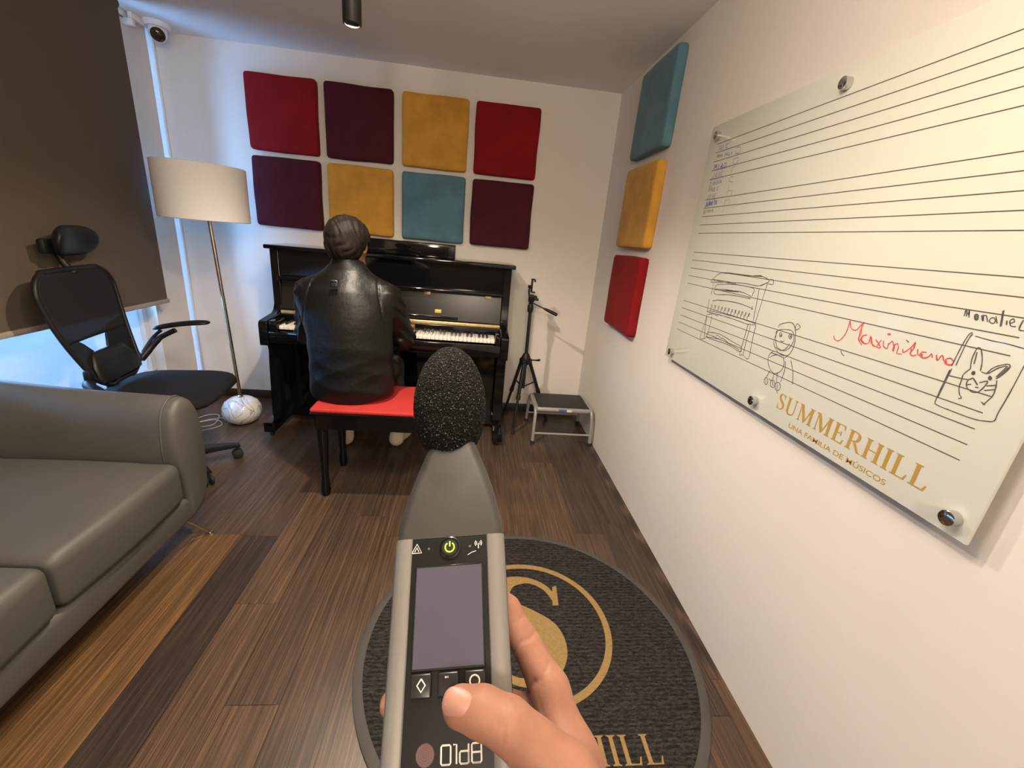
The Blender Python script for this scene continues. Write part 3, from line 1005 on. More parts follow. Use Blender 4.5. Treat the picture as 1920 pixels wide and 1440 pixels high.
WRITING = {
 'piano_drawing': [
  [(15070,12160),(15050,12250),(14550,12530),(13470,12570),(12720,12580),(12330,12600),(12040,12540),(12030,12470),(12350,12330)],
  [(15070,12160),(14170,12250),(13130,12320),(12400,12320),(12070,12450)],
  [(14490,12530),(13690,12560),(12920,12570),(12480,12620),(12220,12580)],
  [(14980,12270),(14180,12280),(13570,12280)],
  [(12060,12540),(11840,12550),(11800,12430),(12010,12430)],
  [(14890,12140),(14880,11960),(14880,11740)],
  [(14920,11580),(14880,11100)],
  [(12340,12240),(12280,11830),(12220,11290)],
  [(12040,12440),(12060,12050),(12100,11200)],
  [(14640,12130),(14740,11980),(14620,11790),(13870,11870),(13170,11900),(12620,11910)],
  [(14640,12130),(13670,12230),(12640,12230),(12580,12050),(12600,11970)],
  [(14700,11960),(13940,12020),(13310,12030),(14170,11970),(13240,12050),(12630,11980)],
  [(14690,11940),(13800,11990),(13320,12040)],
  [(14680,11540),(14280,11630),(13190,11690),(12400,11640)],
  [(14270,11620),(13780,11670),(13190,11690)],
  [(14860,11140),(14630,11190),(13830,11230),(12880,11250),(12070,11240)],
  [(14780,11040),(14330,11140),(13800,11160),(13070,11160),(12450,11150),(12080,11200)],
  [(14810,11120),(14460,11140),(14240,11100),(14110,11120)],
  [(14830,11070),(14870,10600),(14930,10140),(14700,10160),(14510,10300),(14480,10720),(14500,11060)],
  [(14810,10960),(14750,10510),(14660,10180)],
  [(12410,11140),(12420,10610),(12430,10180),(12270,10210),(11960,10180),(12020,10770),(12040,11230)],
  [(12280,11130),(12280,10640),(12260,10230)],
  [(14500,10450),(13780,10540),(12990,10470),(12450,10420),(12460,10260),(13170,10320),(14490,10260),(14500,10450)],
  [(14490,10270),(13700,10370),(13070,10360),(12520,10310)],
  [(14130,10400),(13980,10380),(13890,10480),(13590,10420),(13540,10450),(13270,10400),(13100,10370)],
  [(12430,11710),(12440,11610),(12380,11640)],
  [(14700,11420),(14670,11310)],
  [(14650,11420),(14610,11310)],
  [(14700,11310),(14660,11200)],
  [(14470,11430),(14450,11320)],
  [(14420,11430),(14390,11320)],
  [(14480,11320),(14440,11210)],
  [(14250,11440),(14230,11320)],
  [(14200,11440),(14180,11320)],
  [(14260,11320),(14220,11210)],
  [(14030,11440),(14020,11330)],
  [(13990,11440),(13970,11330)],
  [(14050,11330),(14010,11220)],
  [(13830,11450),(13820,11330)],
  [(13780,11450),(13770,11330)],
  [(13840,11340),(13810,11230)],
  [(13620,11460),(13620,11340)],
  [(13580,11460),(13570,11340)],
  [(13640,11340),(13610,11240)],
  [(13420,11460),(13420,11340)],
  [(13380,11460),(13380,11350)],
  [(13450,11350),(13410,11240)],
  [(13230,11470),(13230,11350)],
  [(13190,11470),(13190,11350)],
  [(13260,11350),(13220,11250)],
  [(13040,11480),(13050,11350)],
  [(13000,11480),(13000,11360)],
  [(13070,11360),(13040,11260)],
  [(12860,11480),(12870,11360)],
  [(12820,11480),(12830,11360)],
  [(12890,11360),(12860,11260)],
  [(12680,11490),(12690,11360)],
  [(12640,11490),(12650,11370)],
  [(12720,11370),(12680,11270)],
  [(12500,11490),(12520,11370)],
  [(12470,11490),(12480,11370)],
  [(12550,11370),(12510,11270)],
 ],
 'figure_drawing': [
  [(11120,11210),(10940,11300),(10590,11350),(10440,11250),(10390,11100),(10470,10880),(10670,10770),(10930,10820),(11060,11020),(11120,11210)],
  [(11080,11320),(11040,11430),(10720,11540),(10550,11510),(10420,11340),(10330,11050),(10380,10760),(10540,10660),(10800,10670),(11040,10820),(11110,10980),(11080,11230)],
  [(10470,11420),(10450,11560),(10310,11500),(10390,11410),(10470,11420)],
  [(10860,11160),(10860,11130),(10880,11110),(10910,11100),(10940,11110),(10960,11140),(10970,11180),(10950,11200),(10920,11210),(10890,11190),(10860,11160)],
  [(10490,11210),(10490,11170),(10510,11140),(10540,11130),(10580,11150),(10610,11180),(10610,11220),(10590,11250),(10560,11260),(10520,11240),(10490,11210)],
  [(10520,11200),(10520,11180),(10540,11170),(10560,11190),(10560,11210),(10540,11220),(10520,11200)],
  [(10890,11150),(10890,11130),(10900,11130),(10920,11140),(10920,11160),(10900,11160),(10890,11150)],
  [(10860,11010),(10790,10990),(10720,11030)],
  [(10980,10790),(10750,10750),(10580,10850),(10490,11010)],
  [(11010,10660),(11130,10520),(11090,10320),(10920,10150),(10720,10090),(10550,10190),(10470,10350),(10540,10570),(10770,10610),(10970,10550),(11080,10450)],
  [(11080,10600),(10810,10610),(10540,10600),(10450,10680)],
  [(10910,10120),(10980,9910)],
  [(10730,10070),(10720,9880),(10860,9890)],
  [(10620,10160),(10550,9900)],
  [(10460,10530),(10380,10290),(10400,9950)],
  [(10880,9820),(10870,9760),(10890,9710),(10930,9700),(10990,9720),(11020,9770),(11030,9830),(11010,9870),(10970,9890),(10920,9870),(10880,9820)],
  [(10580,9830),(10570,9770),(10600,9720),(10650,9710),(10710,9720),(10750,9770),(10760,9840),(10730,9880),(10670,9900),(10620,9880),(10580,9830)],
  [(10360,9830),(10350,9770),(10380,9720),(10440,9690),(10510,9710),(10550,9770),(10560,9830),(10530,9890),(10470,9910),(10400,9890),(10360,9830)],
  [(10970,9840),(10940,9740)],
  [(10690,9860),(10630,9750)],
  [(10490,9850),(10450,9720)],
  [(10440,9700),(10390,9610)],
  [(10280,10610),(10080,10330),(9970,10030)],
 ],
 'red_name': [
  [(9220,11520),(9150,11440),(9030,11440),(8930,11600),(8910,11790),(8920,11930),(8830,11780),(8690,11760),(8620,11880),(8560,11960),(8580,11780),(8550,11610),(8500,11540)],
  [(8390,11720),(8480,11680),(8500,11590),(8400,11530),(8290,11570),(8300,11720),(8230,11580),(8140,11550)],
  [(8160,11670),(8070,11610),(7990,11540)],
  [(8030,11700),(8080,11540),(7990,11530)],
  [(7980,11690),(7940,11580),(7850,11550)],
  [(7860,11670),(7840,11550)],
  [(7840,11650),(7800,11720),(7740,11650),(7720,11540)],
  [(7740,11650),(7680,11700),(7630,11630),(7620,11520),(7520,11530)],
  [(7530,11630),(7510,11570),(7460,11600),(7380,11720),(7350,11810),(7340,11680),(7370,11590),(7320,11550),(7240,11590)],
  [(7260,11700),(7220,11600),(7170,11610)],
  [(7080,11680),(7170,11660),(7160,11580),(7070,11570),(7010,11630),(6990,11680),(6950,11610)],
  [(6900,11680),(6850,11590),(6820,11680),(6790,11690),(6750,11610)],
  [(6660,11690),(6720,11650),(6710,11580),(6610,11570),(6590,11640),(6660,11690)],
  [(8600,11900),(8540,11720),(8560,11590),(8430,11490)],
  [(8470,11700),(8480,11600),(8350,11520)],
  [(8270,11700),(8180,11540),(8090,11540)],
  [(7720,11660),(7700,11530)],
  [(7380,11680),(7350,11570),(7280,11550)],
  [(7150,11640),(7120,11570),(7050,11590)],
  [(6710,11630),(6670,11570),(6600,11590)],
 ],
 'marks': [
  [(7960,11840),(7890,11860)],
  [(7940,11820),(7880,11840)],
  [(7540,11810),(7470,11780)],
  [(8890,11240),(8830,11170),(8760,11150)],
 ],
 'rabbit_drawing': [
  [(6730,12430),(6740,12540),(6670,12460),(6690,12540),(6650,12420)],
  [(6740,12530),(6690,12430)],
  [(6520,12450),(6510,12420),(6520,12400),(6540,12400),(6560,12420),(6570,12440),(6580,12470),(6570,12490),(6550,12490),(6530,12480),(6520,12450)],
  [(6520,12450),(6520,12430),(6530,12420),(6540,12420),(6550,12440),(6560,12460),(6550,12470),(6540,12460),(6520,12450)],
  [(6480,12490),(6430,12400),(6450,12480),(6410,12490),(6360,12400)],
  [(6460,12500),(6420,12400)],
  [(6260,12440),(6260,12410),(6270,12390),(6290,12390),(6320,12400),(6340,12420),(6340,12450),(6330,12470),(6310,12480),(6280,12470),(6260,12440)],
  [(6280,12510),(6220,12400)],
  [(6220,12610),(6160,12360)],
  [(6210,12620),(6150,12370)],
  [(6110,12470),(6090,12400)],
  [(6130,12550),(6120,12540)],
  [(6060,12430),(6010,12470),(6040,12510),(6070,12470),(6030,12400),(5960,12400)],
  [(5910,12520),(5910,12370),(5840,12360)],
  [(6500,12190),(6540,12140),(6570,11940),(6590,11560)],
  [(6590,11490),(6600,11200),(6600,10880),(6540,10830),(6300,10820),(5950,10820),(5760,10860),(5670,10910),(5670,11050),(5650,11410),(5640,11860)],
  [(6490,12170),(6520,12020),(6530,11590)],
  [(6570,11520),(6590,10950)],
  [(6440,12140),(6190,12120),(5970,12120),(5730,12100)],
  [(6300,11600),(6340,11760),(6340,11920),(6320,11970),(6270,11940),(6190,11780),(6150,11610)],
  [(6280,11690),(6310,11890)],
  [(6050,11600),(6000,11710),(5900,11790),(5830,11820),(5800,11780),(5840,11650),(5900,11550)],
  [(5910,11580),(5830,11790)],
  [(6030,11600),(5940,11720),(5850,11790)],
  [(5890,11570),(5810,11770)],
  [(6300,11600),(6360,11480),(6350,11370),(6340,11250),(6290,11140),(6240,11090),(6280,11060)],
  [(6130,11600),(6040,11590)],
  [(5880,11530),(5850,11420),(5840,11280),(5880,11160),(5910,11090)],
  [(5950,11130),(5880,11100)],
  [(6210,11550),(6210,11530),(6220,11520),(6240,11520),(6250,11540),(6250,11560),(6240,11570),(6220,11570),(6210,11550)],
  [(6220,11540),(6220,11530),(6220,11530),(6230,11540),(6230,11550),(6230,11560),(6220,11540)],
  [(5960,11550),(5960,11520),(5970,11510),(5980,11510),(6000,11530),(6000,11560),(5990,11570),(5980,11560),(5960,11550)],
  [(5970,11540),(5970,11530),(5980,11520),(5990,11540),(5990,11550),(5980,11550),(5970,11540)],
  [(6200,11470),(6260,11400),(6240,11300),(6140,11240),(6060,11260),(6010,11350),(5990,11480),(6090,11420)],
  [(6200,11460),(6100,11370)],
  [(6190,11460),(6100,11380)],
  [(6560,11390),(6300,11410),(6220,11440)],
  [(6260,11320),(6190,11360)],
  [(5980,11400),(5850,11460)],
  [(5980,11320),(5840,11390)],
  [(6120,11330),(6070,11340)],
 ],
 'name_list': [
  [(16610,16660),(16610,16820),(16500,16650),(16510,16820)],
  [(16460,16810),(16450,16680),(16410,16650),(16360,16680),(16360,16810)],
  [(16030,16790),(16130,16780),(16140,16680),(16020,16650)],
  [(16650,16430),(16620,16530),(16570,16430)],
  [(16640,16470),(16590,16470)],
  [(16540,16430),(16550,16520),(16460,16420),(16470,16520)],
  [(16430,16420),(16440,16520),(16360,16420),(16360,16510)],
  [(16330,16410),(16300,16510),(16250,16410)],
  [(16320,16450),(16270,16450)],
  [(16120,16400),(16120,16500),(16070,16490),(16060,16450),(16120,16450)],
  [(16020,16400),(15990,16490),(15940,16400)],
  [(16000,16440),(15960,16430)],
  [(15920,16490),(15910,16410),(15890,16390),(15850,16410),(15850,16480)],
  [(15820,16480),(15820,16390),(15760,16390)],
  [(15720,16380),(15690,16480),(15650,16380)],
  [(15710,16420),(15660,16420)],
  [(16550,15890),(16560,15770),(16610,15760),(16660,15790)],
  [(16400,15760),(16460,15810),(16430,15880),(16360,15880),(16340,15810),(16400,15760)],
  [(16150,15880),(16240,15890),(16250,15840),(16160,15810),(16190,15760),(16260,15770)],
  [(15960,15890),(16080,15890),(16080,15760),(15950,15760)],
  [(16080,15820),(15980,15820)],
  [(16700,15470),(16700,15610),(16600,15590),(16590,15520),(16700,15470)],
  [(16530,15480),(16470,15620),(16410,15490)],
  [(16500,15540),(16430,15540)],
  [(16360,15490),(16370,15620),(16240,15500),(16250,15630)],
  [(16200,15500),(16200,15630),(16080,15510),(16090,15630)],
  [(16040,15510),(15990,15640),(15920,15510)],
  [(16020,15560),(15950,15560)],
  [(16700,15290),(16710,15430),(16630,15410),(16620,15370),(16700,15350)],
  [(16560,15290),(16520,15430),(16460,15290)],
  [(16540,15340),(16480,15340)],
  [(16430,15430),(16420,15320),(16380,15290),(16340,15320),(16330,15430)],
  [(16300,15430),(16290,15290),(16210,15290)],
  [(16110,15290),(16150,15340),(16130,15420),(16090,15410),(16070,15340),(16110,15290)],
  [(16610,15190),(16620,15080),(16670,15070),(16710,15100)],
  [(16480,15070),(16540,15120),(16510,15180),(16450,15170),(16430,15120),(16480,15070)],
  [(16270,15170),(16340,15180),(16350,15140),(16280,15110),(16300,15070),(16360,15080)],
  [(16110,15180),(16220,15180),(16210,15070),(16100,15060)],
  [(16210,15120),(16130,15120)],
  [(16590,14670),(16710,14660),(16700,14540),(16580,14550)],
  [(16710,14600),(16610,14610)],
  [(16520,14550),(16510,14670),(16460,14600),(16410,14670),(16390,14550)],
  [(16340,14550),(16330,14670),(16280,14600),(16230,14670),(16210,14560)],
  [(16160,14560),(16110,14680),(16040,14560)],
  [(16140,14610),(16070,14610)],
  [(16760,16010),(15860,16000)],
  [(16760,15710),(15870,15710)],
  [(16760,15020),(15980,15010)],
 ],
 'name_list_bold': [
  [(16660,16030),(16650,16210),(16590,16100),(16530,16200),(16500,16020)],
  [(16360,16010),(16370,16190)],
  [(16230,16010),(16160,16180),(16080,16000)],
  [(16200,16080),(16110,16070)],
  [(15940,16000),(16010,16070),(15980,16160),(15910,16150),(15880,16060),(15940,16000)],
  [(16650,14940),(16650,14800),(16690,14790),(16720,14820)],
  [(16610,14940),(16600,14820),(16570,14790),(16530,14820),(16520,14950)],
  [(16480,14790),(16450,14950),(16400,14800)],
  [(16470,14860),(16420,14860)],
  [(16370,14800),(16370,14950),(16280,14800),(16290,14950)],
  [(16210,14800),(16220,14950)],
  [(16140,14950),(16060,14960)],
  [(16100,14960),(16090,14810)],
  [(16020,14810),(15990,14960),(15940,14810)],
  [(16010,14870),(15960,14870)],
 ],
 'tick_boxes': [
  [(15970,16780),(16180,16790),(16140,16660)],
  [(15490,16550),(15220,16540),(15180,16370),(15440,16380),(15440,16470)],
  [(15470,16210),(15200,16220),(15170,16070),(15420,16070),(15470,16210)],
  [(15280,15960),(15430,15960),(15410,15800)],
  [(15230,15640),(15420,15640),(15400,15520),(15180,15480)],
  [(15370,15410),(15370,15250)],
  [(15350,15060),(15380,15200),(15110,15190),(15090,15040)],
  [(15380,14780),(15400,14910),(15310,14920)],
  [(15230,14910),(15120,14920),(15090,14770)],
  [(15370,14660),(15400,14500)],
 ],
}


def drawing(name, key, m, w, lift, keep=None):
    b = MB()
    b.step = Vector((-2e-6, 0, 0))
    r2 = random.Random(3)
    for pts in ([q for i, q in enumerate(WRITING[key]) if keep(i, q)] if keep else WRITING[key]):
        P = [(y / 10000.0, z / 10000.0) for y, z in pts]
        if len(P) > 2:
            P = cm2(P, 4)
        ribbon(b, P, [w * r2.uniform(0.75, 1.25) for _ in P], bf(0, lift))
    return b.build(name, m, t, smooth=False)


drawing('piano_drawing', 'piano_drawing', MARKER_BLACK, 0.0020, 0.0006)
drawing('figure_drawing', 'figure_drawing', MARKER_BLACK, 0.0019, 0.0006)
drawing('rabbit_drawing', 'rabbit_drawing', MARKER_BLACK, 0.0016, 0.0006)
drawing('red_lettering', 'red_name', MARKER_RED, 0.0020, 0.0006)
for i in range(len(WRITING['marks'])):
    drawing('pen_mark', 'marks', MARKER_RED if i < 2 else MARKER_BLACK, 0.002, 0.0006, lambda k, q, i=i: k == i)
drawing('handwritten_list', 'name_list', MARKER_FAINT, 0.0022, 0.0006)
for up in (True, False):
    drawing('handwritten_word', 'name_list_bold', MARKER_BLUE, 0.0030, 0.0006, lambda k, q: (q[0][1] > 15400) == up)
for i in range(len(WRITING['tick_boxes'])):
    drawing('tick_box', 'tick_boxes', MARKER_FAINT, 0.0022, 0.0006, lambda k, q, i=i: k == i)
for y in (0.556, 1.113, 1.678):
    for z in (0.911, 1.716):
        MB().lathe([(0.0, 0.019), (0.011, 0.019), (0.0135, 0.0175), (0.0135, 0.001), (0.0, 0.001)], (XW, y, z), 28, Matrix.Rotation(-PI / 2, 3, 'Y')).build('standoff_knob', CHROME, t)
        MB().lathe([(0.0, 0.0275), (0.009, 0.0275), (0.009, 0.0), (0.0, 0.0)], (XR - 0.0006, y, z), 20, Matrix.Rotation(-PI / 2, 3, 'Y')).build('standoff_spacer', CHROME, t)

# ------------------------------------------------------------------ round mat
mc = (0.266, 1.055)
t = thing('round_mat', 'round charcoal mat with a gold monogram and a gold name lying on the floor', 'mat', (mc[0], mc[1], 0))
MB().lathe([(0.0, 0.0005), (0.566, 0.0005), (0.566, 0.006), (0.562, 0.0085), (0.538, 0.009), (0.536, 0.0085)], n=120).build('edging', MAT_EDGE, t, True)
MB().lathe([(0.0, 0.002), (0.537, 0.002), (0.537, 0.0105), (0.0, 0.0105)], n=120).build('carpet', CARPET, t, True)
b = MB()
n = 128
for k in range(n):
    a0, a1 = 2 * PI * k / n, 2 * PI * (k + 1) / n
    b._add([(r * math.cos(a), 0.080 + r * math.sin(a), 0.0112) for a in (a0, a1) for r in (0.272, 0.295)], [(0, 1, 3, 2)])
b.build('gold_ring', GOLD_PILE, t, True, smooth=False)
b = MB()
S = [(0.118, 0.245), (0.085, 0.325), (0.02, 0.370), (-0.06, 0.352), (-0.100, 0.270), (-0.075, 0.185), (-0.005, 0.115), (0.048, 0.055), (0.066, -0.03), (0.036, -0.12), (-0.03, -0.148), (-0.095, -0.115), (-0.130, -0.03)]
ks = 0.80
S = [(x * 1.0, 0.080 + (y - 0.111) * ks) for x, y in S]
ribbon(b, cm2(S, 10), wcm([0.022, 0.026, 0.030, 0.058, 0.092, 0.115, 0.135, 0.138, 0.105, 0.06, 0.03, 0.026, 0.022], 10), lambda x, y: (x, y, 0.0112))
b.flat([(0.103, 0.165), (0.126, 0.165), (0.134, 0.262), (0.117, 0.255), (0.112, 0.225)], lambda x, y: (x, y, 0.0114))
b.flat([(-0.143, 0.005), (-0.121, 0.005), (-0.115, -0.06), (-0.123, -0.105), (-0.143, -0.105)], lambda x, y: (x, y, 0.0114))
b.build('gold_monogram', GOLD_PILE, t, True, smooth=False)
b = MB()
b.step = Vector((0, 0, 8e-6))
serif_text('SUMMERHILL', b, lambda x, y: (x, y - 0.353, 0.0112), 0.074, -0.330, 0.655)
b.build('gold_lettering', GOLD_PILE, t, True, smooth=False)

# ------------------------------------------------------------------ upright piano
PXL, PXR = -1.225, 0.245
t = thing('upright_piano', 'glossy black upright piano standing against the back wall', 'piano', ((PXL + PXR) / 2, 2.80, 0))
prof = [(3.09, 0.03), (3.09, 1.115), (2.785, 1.115), (2.785, 0.79), (2.765, 0.755), (2.735, 0.738), (2.575, 0.722), (2.56, 0.715), (2.555, 0.70), (2.555, 0.575), (2.635, 0.575), (2.66, 0.560), (2.68, 0.52), (2.70, 0.46), (2.78, 0.44), (2.80, 0.10), (2.80, 0.03)]
for x0, x1 in ((PXL, PXL + 0.05), (PXR - 0.05, PXR)):
    b = MB()
    b.prism(prof, lambda y, z: (x0, y, z), lambda y, z: (x1, y, z))
    o = b.build('side_panel', BLACK_GLOSS, t)
    bv = o.modifiers.new('bevel', 'BEVEL')
    bv.width = 0.004
    bv.segments = 2
    bv.limit_method = 'ANGLE'
MB().span((PXL - 0.022, 2.757, 1.1155), (PXR + 0.022, 3.10, 1.139), 0.005, 3).build('lid', BLACK_GLOSS, t)
MB().span((PXL + 0.05, 2.795, 0.955), (PXR - 0.05, 2.82, 1.115)).build('upper_panel', BLACK_GLOSS, t, smooth=False)
MB().span((PXL + 0.05, 2.735, 0.940), (PXR - 0.05, 2.83, 0.963), 0.007, 3).build('music_ledge', BLACK_GLOSS, t)
fb = MB()
fb.prism([(2.770, 0.762), (2.785, 0.762), (2.812, 0.936), (2.797, 0.936)], lambda y, z: (PXL + 0.053, y, z), lambda y, z: (PXR - 0.053, y, z))
fall = fb.build('fallboard', mat('dark_grey_fallboard_lacquer', (0.014, 0.0125, 0.0115), 0.24, var=0.1), t, smooth=False)
MB().span((-0.90, 2.752, 0.770), (-0.083, 2.775, 0.790), 0.005, 3).build('grip_rail', BLACK_GLOSS, fall)
for x in (-1.04, -0.665, -0.281, 0.105):
    MB().span((x - 0.019, 2.776, 0.917), (x + 0.019, 2.800, 0.938), 0.001).build('hinge', BRASS, fall)
MB().span((-0.231, 2.7705, 0.806), (-0.190, 2.7765, 0.828), 0.001).build('name_plate', mat('brass_plate', (0.70, 0.56, 0.16), 0.45, 0.2), fall)
MB().span((PXL + 0.055, 2.742, 0.737), (0.203 - 0.01, 2.764, 0.757), 0.003).build('brass_strip', BRASS, t)
MB().span((PXL + 0.05, 2.728, 0.64), (PXR - 0.05, 2.79, 0.736), 0.004).build('key_rail', BLACK_GLOSS, t)
MB().span((PXL + 0.05, 2.575, 0.585), (PXR - 0.05, 2.80, 0.640), 0.003).build('keybed', BLACK_GLOSS, t)
MB().span((PXL + 0.05, 2.560, 0.590), (PXR - 0.05, 2.582, 0.664), 0.006).build('key_slip', BLACK_GLOSS, t)
KX0, KX1 = -1.122, 0.158
MB().span((PXL + 0.05, 2.566, 0.640), (KX0 - 0.002, 2.728, 0.722), 0.008, 3).build('cheek_block', BLACK_GLOSS, t)
MB().span((KX1 + 0.002, 2.566, 0.640), (PXR - 0.05, 2.728, 0.722), 0.008, 3).build('cheek_block', BLACK_GLOSS, t)
kw = (KX1 - KX0) / 52
root_x = t.location.x


def copy_part(src, dx):
    c = src.copy()
    link(c)
    c.parent = src.parent
    c.location = (dx, 0, 0)
    return c


w0 = MB().span((KX0 + 0.0006, 2.588, 0.672), (KX0 + kw - 0.0006, 2.732, 0.694), 0.002, 2).build('white_key', IVORY, t)
for i in range(1, 52):
    copy_part(w0, kw * i)
b = MB()
b.prism([(2.632, 0.694), (2.640, 0.7055), (2.732, 0.7065), (2.732, 0.69), (2.632, 0.69)], lambda y, z: (KX0 - 0.0062, y, z), lambda y, z: (KX0 + 0.0062, y, z))
k0 = b.build('black_key', BLACK_SATIN, t, smooth=False)
first = True
for i in range(52):
    if i % 7 in (0, 2, 3, 5, 6) and i < 51:   # keyboard starts on A
        dx = kw * (i + 1)
        if first:
            k0.location = (dx, 0, 0)
            first = False
        else:
            copy_part(k0, dx)
MB().span((PXL + 0.05, 2.80, 0.10), (PXR - 0.05, 2.82, 0.575)).build('lower_panel', BLACK_GLOSS, t, smooth=False)
MB().span((PXL + 0.05, 2.79, 0.03), (PXR - 0.05, 3.05, 0.10)).build('bottom_board', BLACK_GLOSS, t, smooth=False)
for x0 in (PXL + 0.001, PXR - 0.058):
    b = MB()
    b.prism([(2.625, 0.10), (2.690, 0.10), (2.705, 0.42), (2.705, 0.572), (2.64, 0.572), (2.655, 0.52), (2.645, 0.42)], lambda y, z: (x0, y, z), lambda y, z: (x0 + 0.057, y, z))
    b.build('front_leg', BLACK_GLOSS, t, angle=30)
    toe = MB().span((x0 - 0.004, 2.50, 0.036), (x0 + 0.061, 2.80, 0.100), 0.005).build('toe_block', BLACK_GLOSS, t)
    MB().lathe([(0.0, 0.010), (0.014, 0.010), (0.018, 0.006), (0.018, -0.006), (0.014, -0.010), (0.0, -0.010)], (x0 + 0.030, 2.535, 0.0185), 20, Matrix.Rotation(PI / 2, 3, 'Y')).build('caster', RUBBER, toe)
for x in (-0.57, -0.49, -0.41):
    MB().box((x, 2.755, 0.075), (0.032, 0.10, 0.012), 0.005).build('pedal', BRASS, t)

# black case lying on the lid
b = MB()
b.span((-0.71, 2.865, 1.140), (-0.122, 2.985, 1.226), 0.006, 3)
tag(b.build('long_black_case', BLACK_GLOSS), "long glossy black box lying on the piano lid behind the pianist's head", 'box')

# ------------------------------------------------------------------ piano bench
t = thing('piano_bench', 'black piano bench with a red cushioned top, pianist sitting on it', 'bench', (-0.395, 2.06, 0))
BX0, BX1, BY0, BY1 = -0.712, -0.080, 1.872, 2.25
MB().span((BX0, BY0, 0.462), (BX1, BY1, 0.482), 0.008, 3).build('cushion', RED_FABRIC, t)
b = MB()
b.span((BX0 - 0.002, BY0 - 0.002, 0.450), (BX1 + 0.002, BY1 + 0.002, 0.4625), 0.003)
b.span((BX0 + 0.02, BY0 + 0.014, 0.375), (BX1 - 0.02, BY0 + 0.034, 0.452))
b.span((BX0 + 0.02, BY1 - 0.034, 0.375), (BX1 - 0.02, BY1 - 0.014, 0.452))
b.span((BX0 + 0.012, BY0 + 0.02, 0.375), (BX0 + 0.032, BY1 - 0.02, 0.452))
b.span((BX1 - 0.032, BY0 + 0.02, 0.375), (BX1 - 0.012, BY1 - 0.02, 0.452))
b.build('seat_frame', BLACK_GLOSS, t)
for x in (BX0 + 0.04, BX1 - 0.04):
    for y in (BY0 + 0.042, BY1 - 0.042):
        b = MB()
        b.box((x, y, 0.412), (0.052, 0.052, 0.078), 0.003)
        rings = []
        for z, r in ((0.380, 0.0265), (0.372, 0.0280), (0.355, 0.0265), (0.30, 0.0250), (0.20, 0.0205), (0.13, 0.0170), (0.095, 0.0175), (0.06, 0.0210), (0.03, 0.0235), (0.008, 0.0215), (0.0, 0.018)):
            rings.append((r, z))
        b.lathe(list(reversed(rings)), (x, y, 0), 20)
        b.build('leg', BLACK_GLOSS, t)
MB().span((BX0 + 0.05, BY1 - 0.052, 0.285), (BX1 - 0.05, BY1 - 0.032, 0.325), 0.003).build('stretcher', BLACK_GLOSS, t)

# ------------------------------------------------------------------ floor lamp
t = thing('floor_lamp', 'floor lamp with a white drum shade, gold pole and round marble base', 'lamp', (-1.455, 2.715, 0))
b = MB()
b.lathe([(0.0, 0.0), (0.045, 0.0), (0.07, 0.006), (0.098, 0.030), (0.1135, 0.062), (0.116, 0.086), (0.110, 0.115), (0.092, 0.145), (0.062, 0.165), (0.030, 0.173), (0.0, 0.174)], n=48)
b.build('marble_base', MARBLE, t, True, angle=None)
tx, ty = -0.062, 0.0
b = MB()
b.tube([(0, 0, 0.165), (tx * 0.5, ty * 0.5, 0.85), (tx, ty, 1.54)], 0.0105, 16)
b.lathe([(0.0, 0.172), (0.017, 0.172), (0.017, 0.182), (0.0105, 0.188), (0.0, 0.188)], n=20)
b.build('pole', SATIN_GOLD, t, True)
b = MB()
b.lathe([(0.212, 1.245), (0.2155, 1.245), (0.2185, 1.248), (0.2185, 1.525), (0.2155, 1.528), (0.212, 1.528), (0.212, 1.246)], (tx - 0.003, ty, 0), 64)
b.build('shade', SHADE_FABRIC, t, True)
b = MB()
b.tube([(tx - 0.003 + 0.2125 * math.cos(2 * PI * k / 40), ty + 0.2125 * math.sin(2 * PI * k / 40), 1.518) for k in range(40)], 0.0025, 6, closed=True)
for k in range(3):
    a = 2 * PI * k / 3 + 0.4
    b.tube([(tx, ty, 1.5), (tx - 0.003 + 0.212 * math.cos(a), ty + 0.212 * math.sin(a), 1.518)], 0.002, 6)
b.lathe([(0.0, 1.50), (0.008, 1.50), (0.011, 1.515), (0.006, 1.53), (0.010, 1.538), (0.0, 1.546)], (tx, ty, 0), 16)
b.build('shade_frame', mat('dark_bronze', (0.1, 0.08, 0.06), 0.35, 0.8), t, True)
MB().ball((tx, ty, 1.42), (0.03, 0.03, 0.04), 20).build('bulb', mat('opal_bulb', (0.8, 0.78, 0.74), 0.2, var=0.01), t, True)

# lamp cable on the floor
cab = catmull([(-1.56, 2.70, 0.006), (-1.60, 2.74, 0.006), (-1.66, 2.71, 0.006), (-1.70, 2.66, 0.006), (-1.66, 2.60, 0.006), (-1.60, 2.64, 0.006), (-1.63, 2.76, 0.010), (-1.69, 2.79, 0.006), (-1.74, 2.72, 0.006), (-1.72, 2.60, 0.006), (-1.66, 2.53, 0.006), (-1.58, 2.56, 0.011), (-1.55, 2.64, 0.006), (-1.62, 2.69, 0.014), (-1.76, 2.62, 0.006), (-1.85, 2.72, 0.006)], 8)
tag(MB().tube(cab, 0.0022, 8).build('power_cable', CABLE), 'white cable lying in loops on the floor beside the marble lamp base', 'cable')

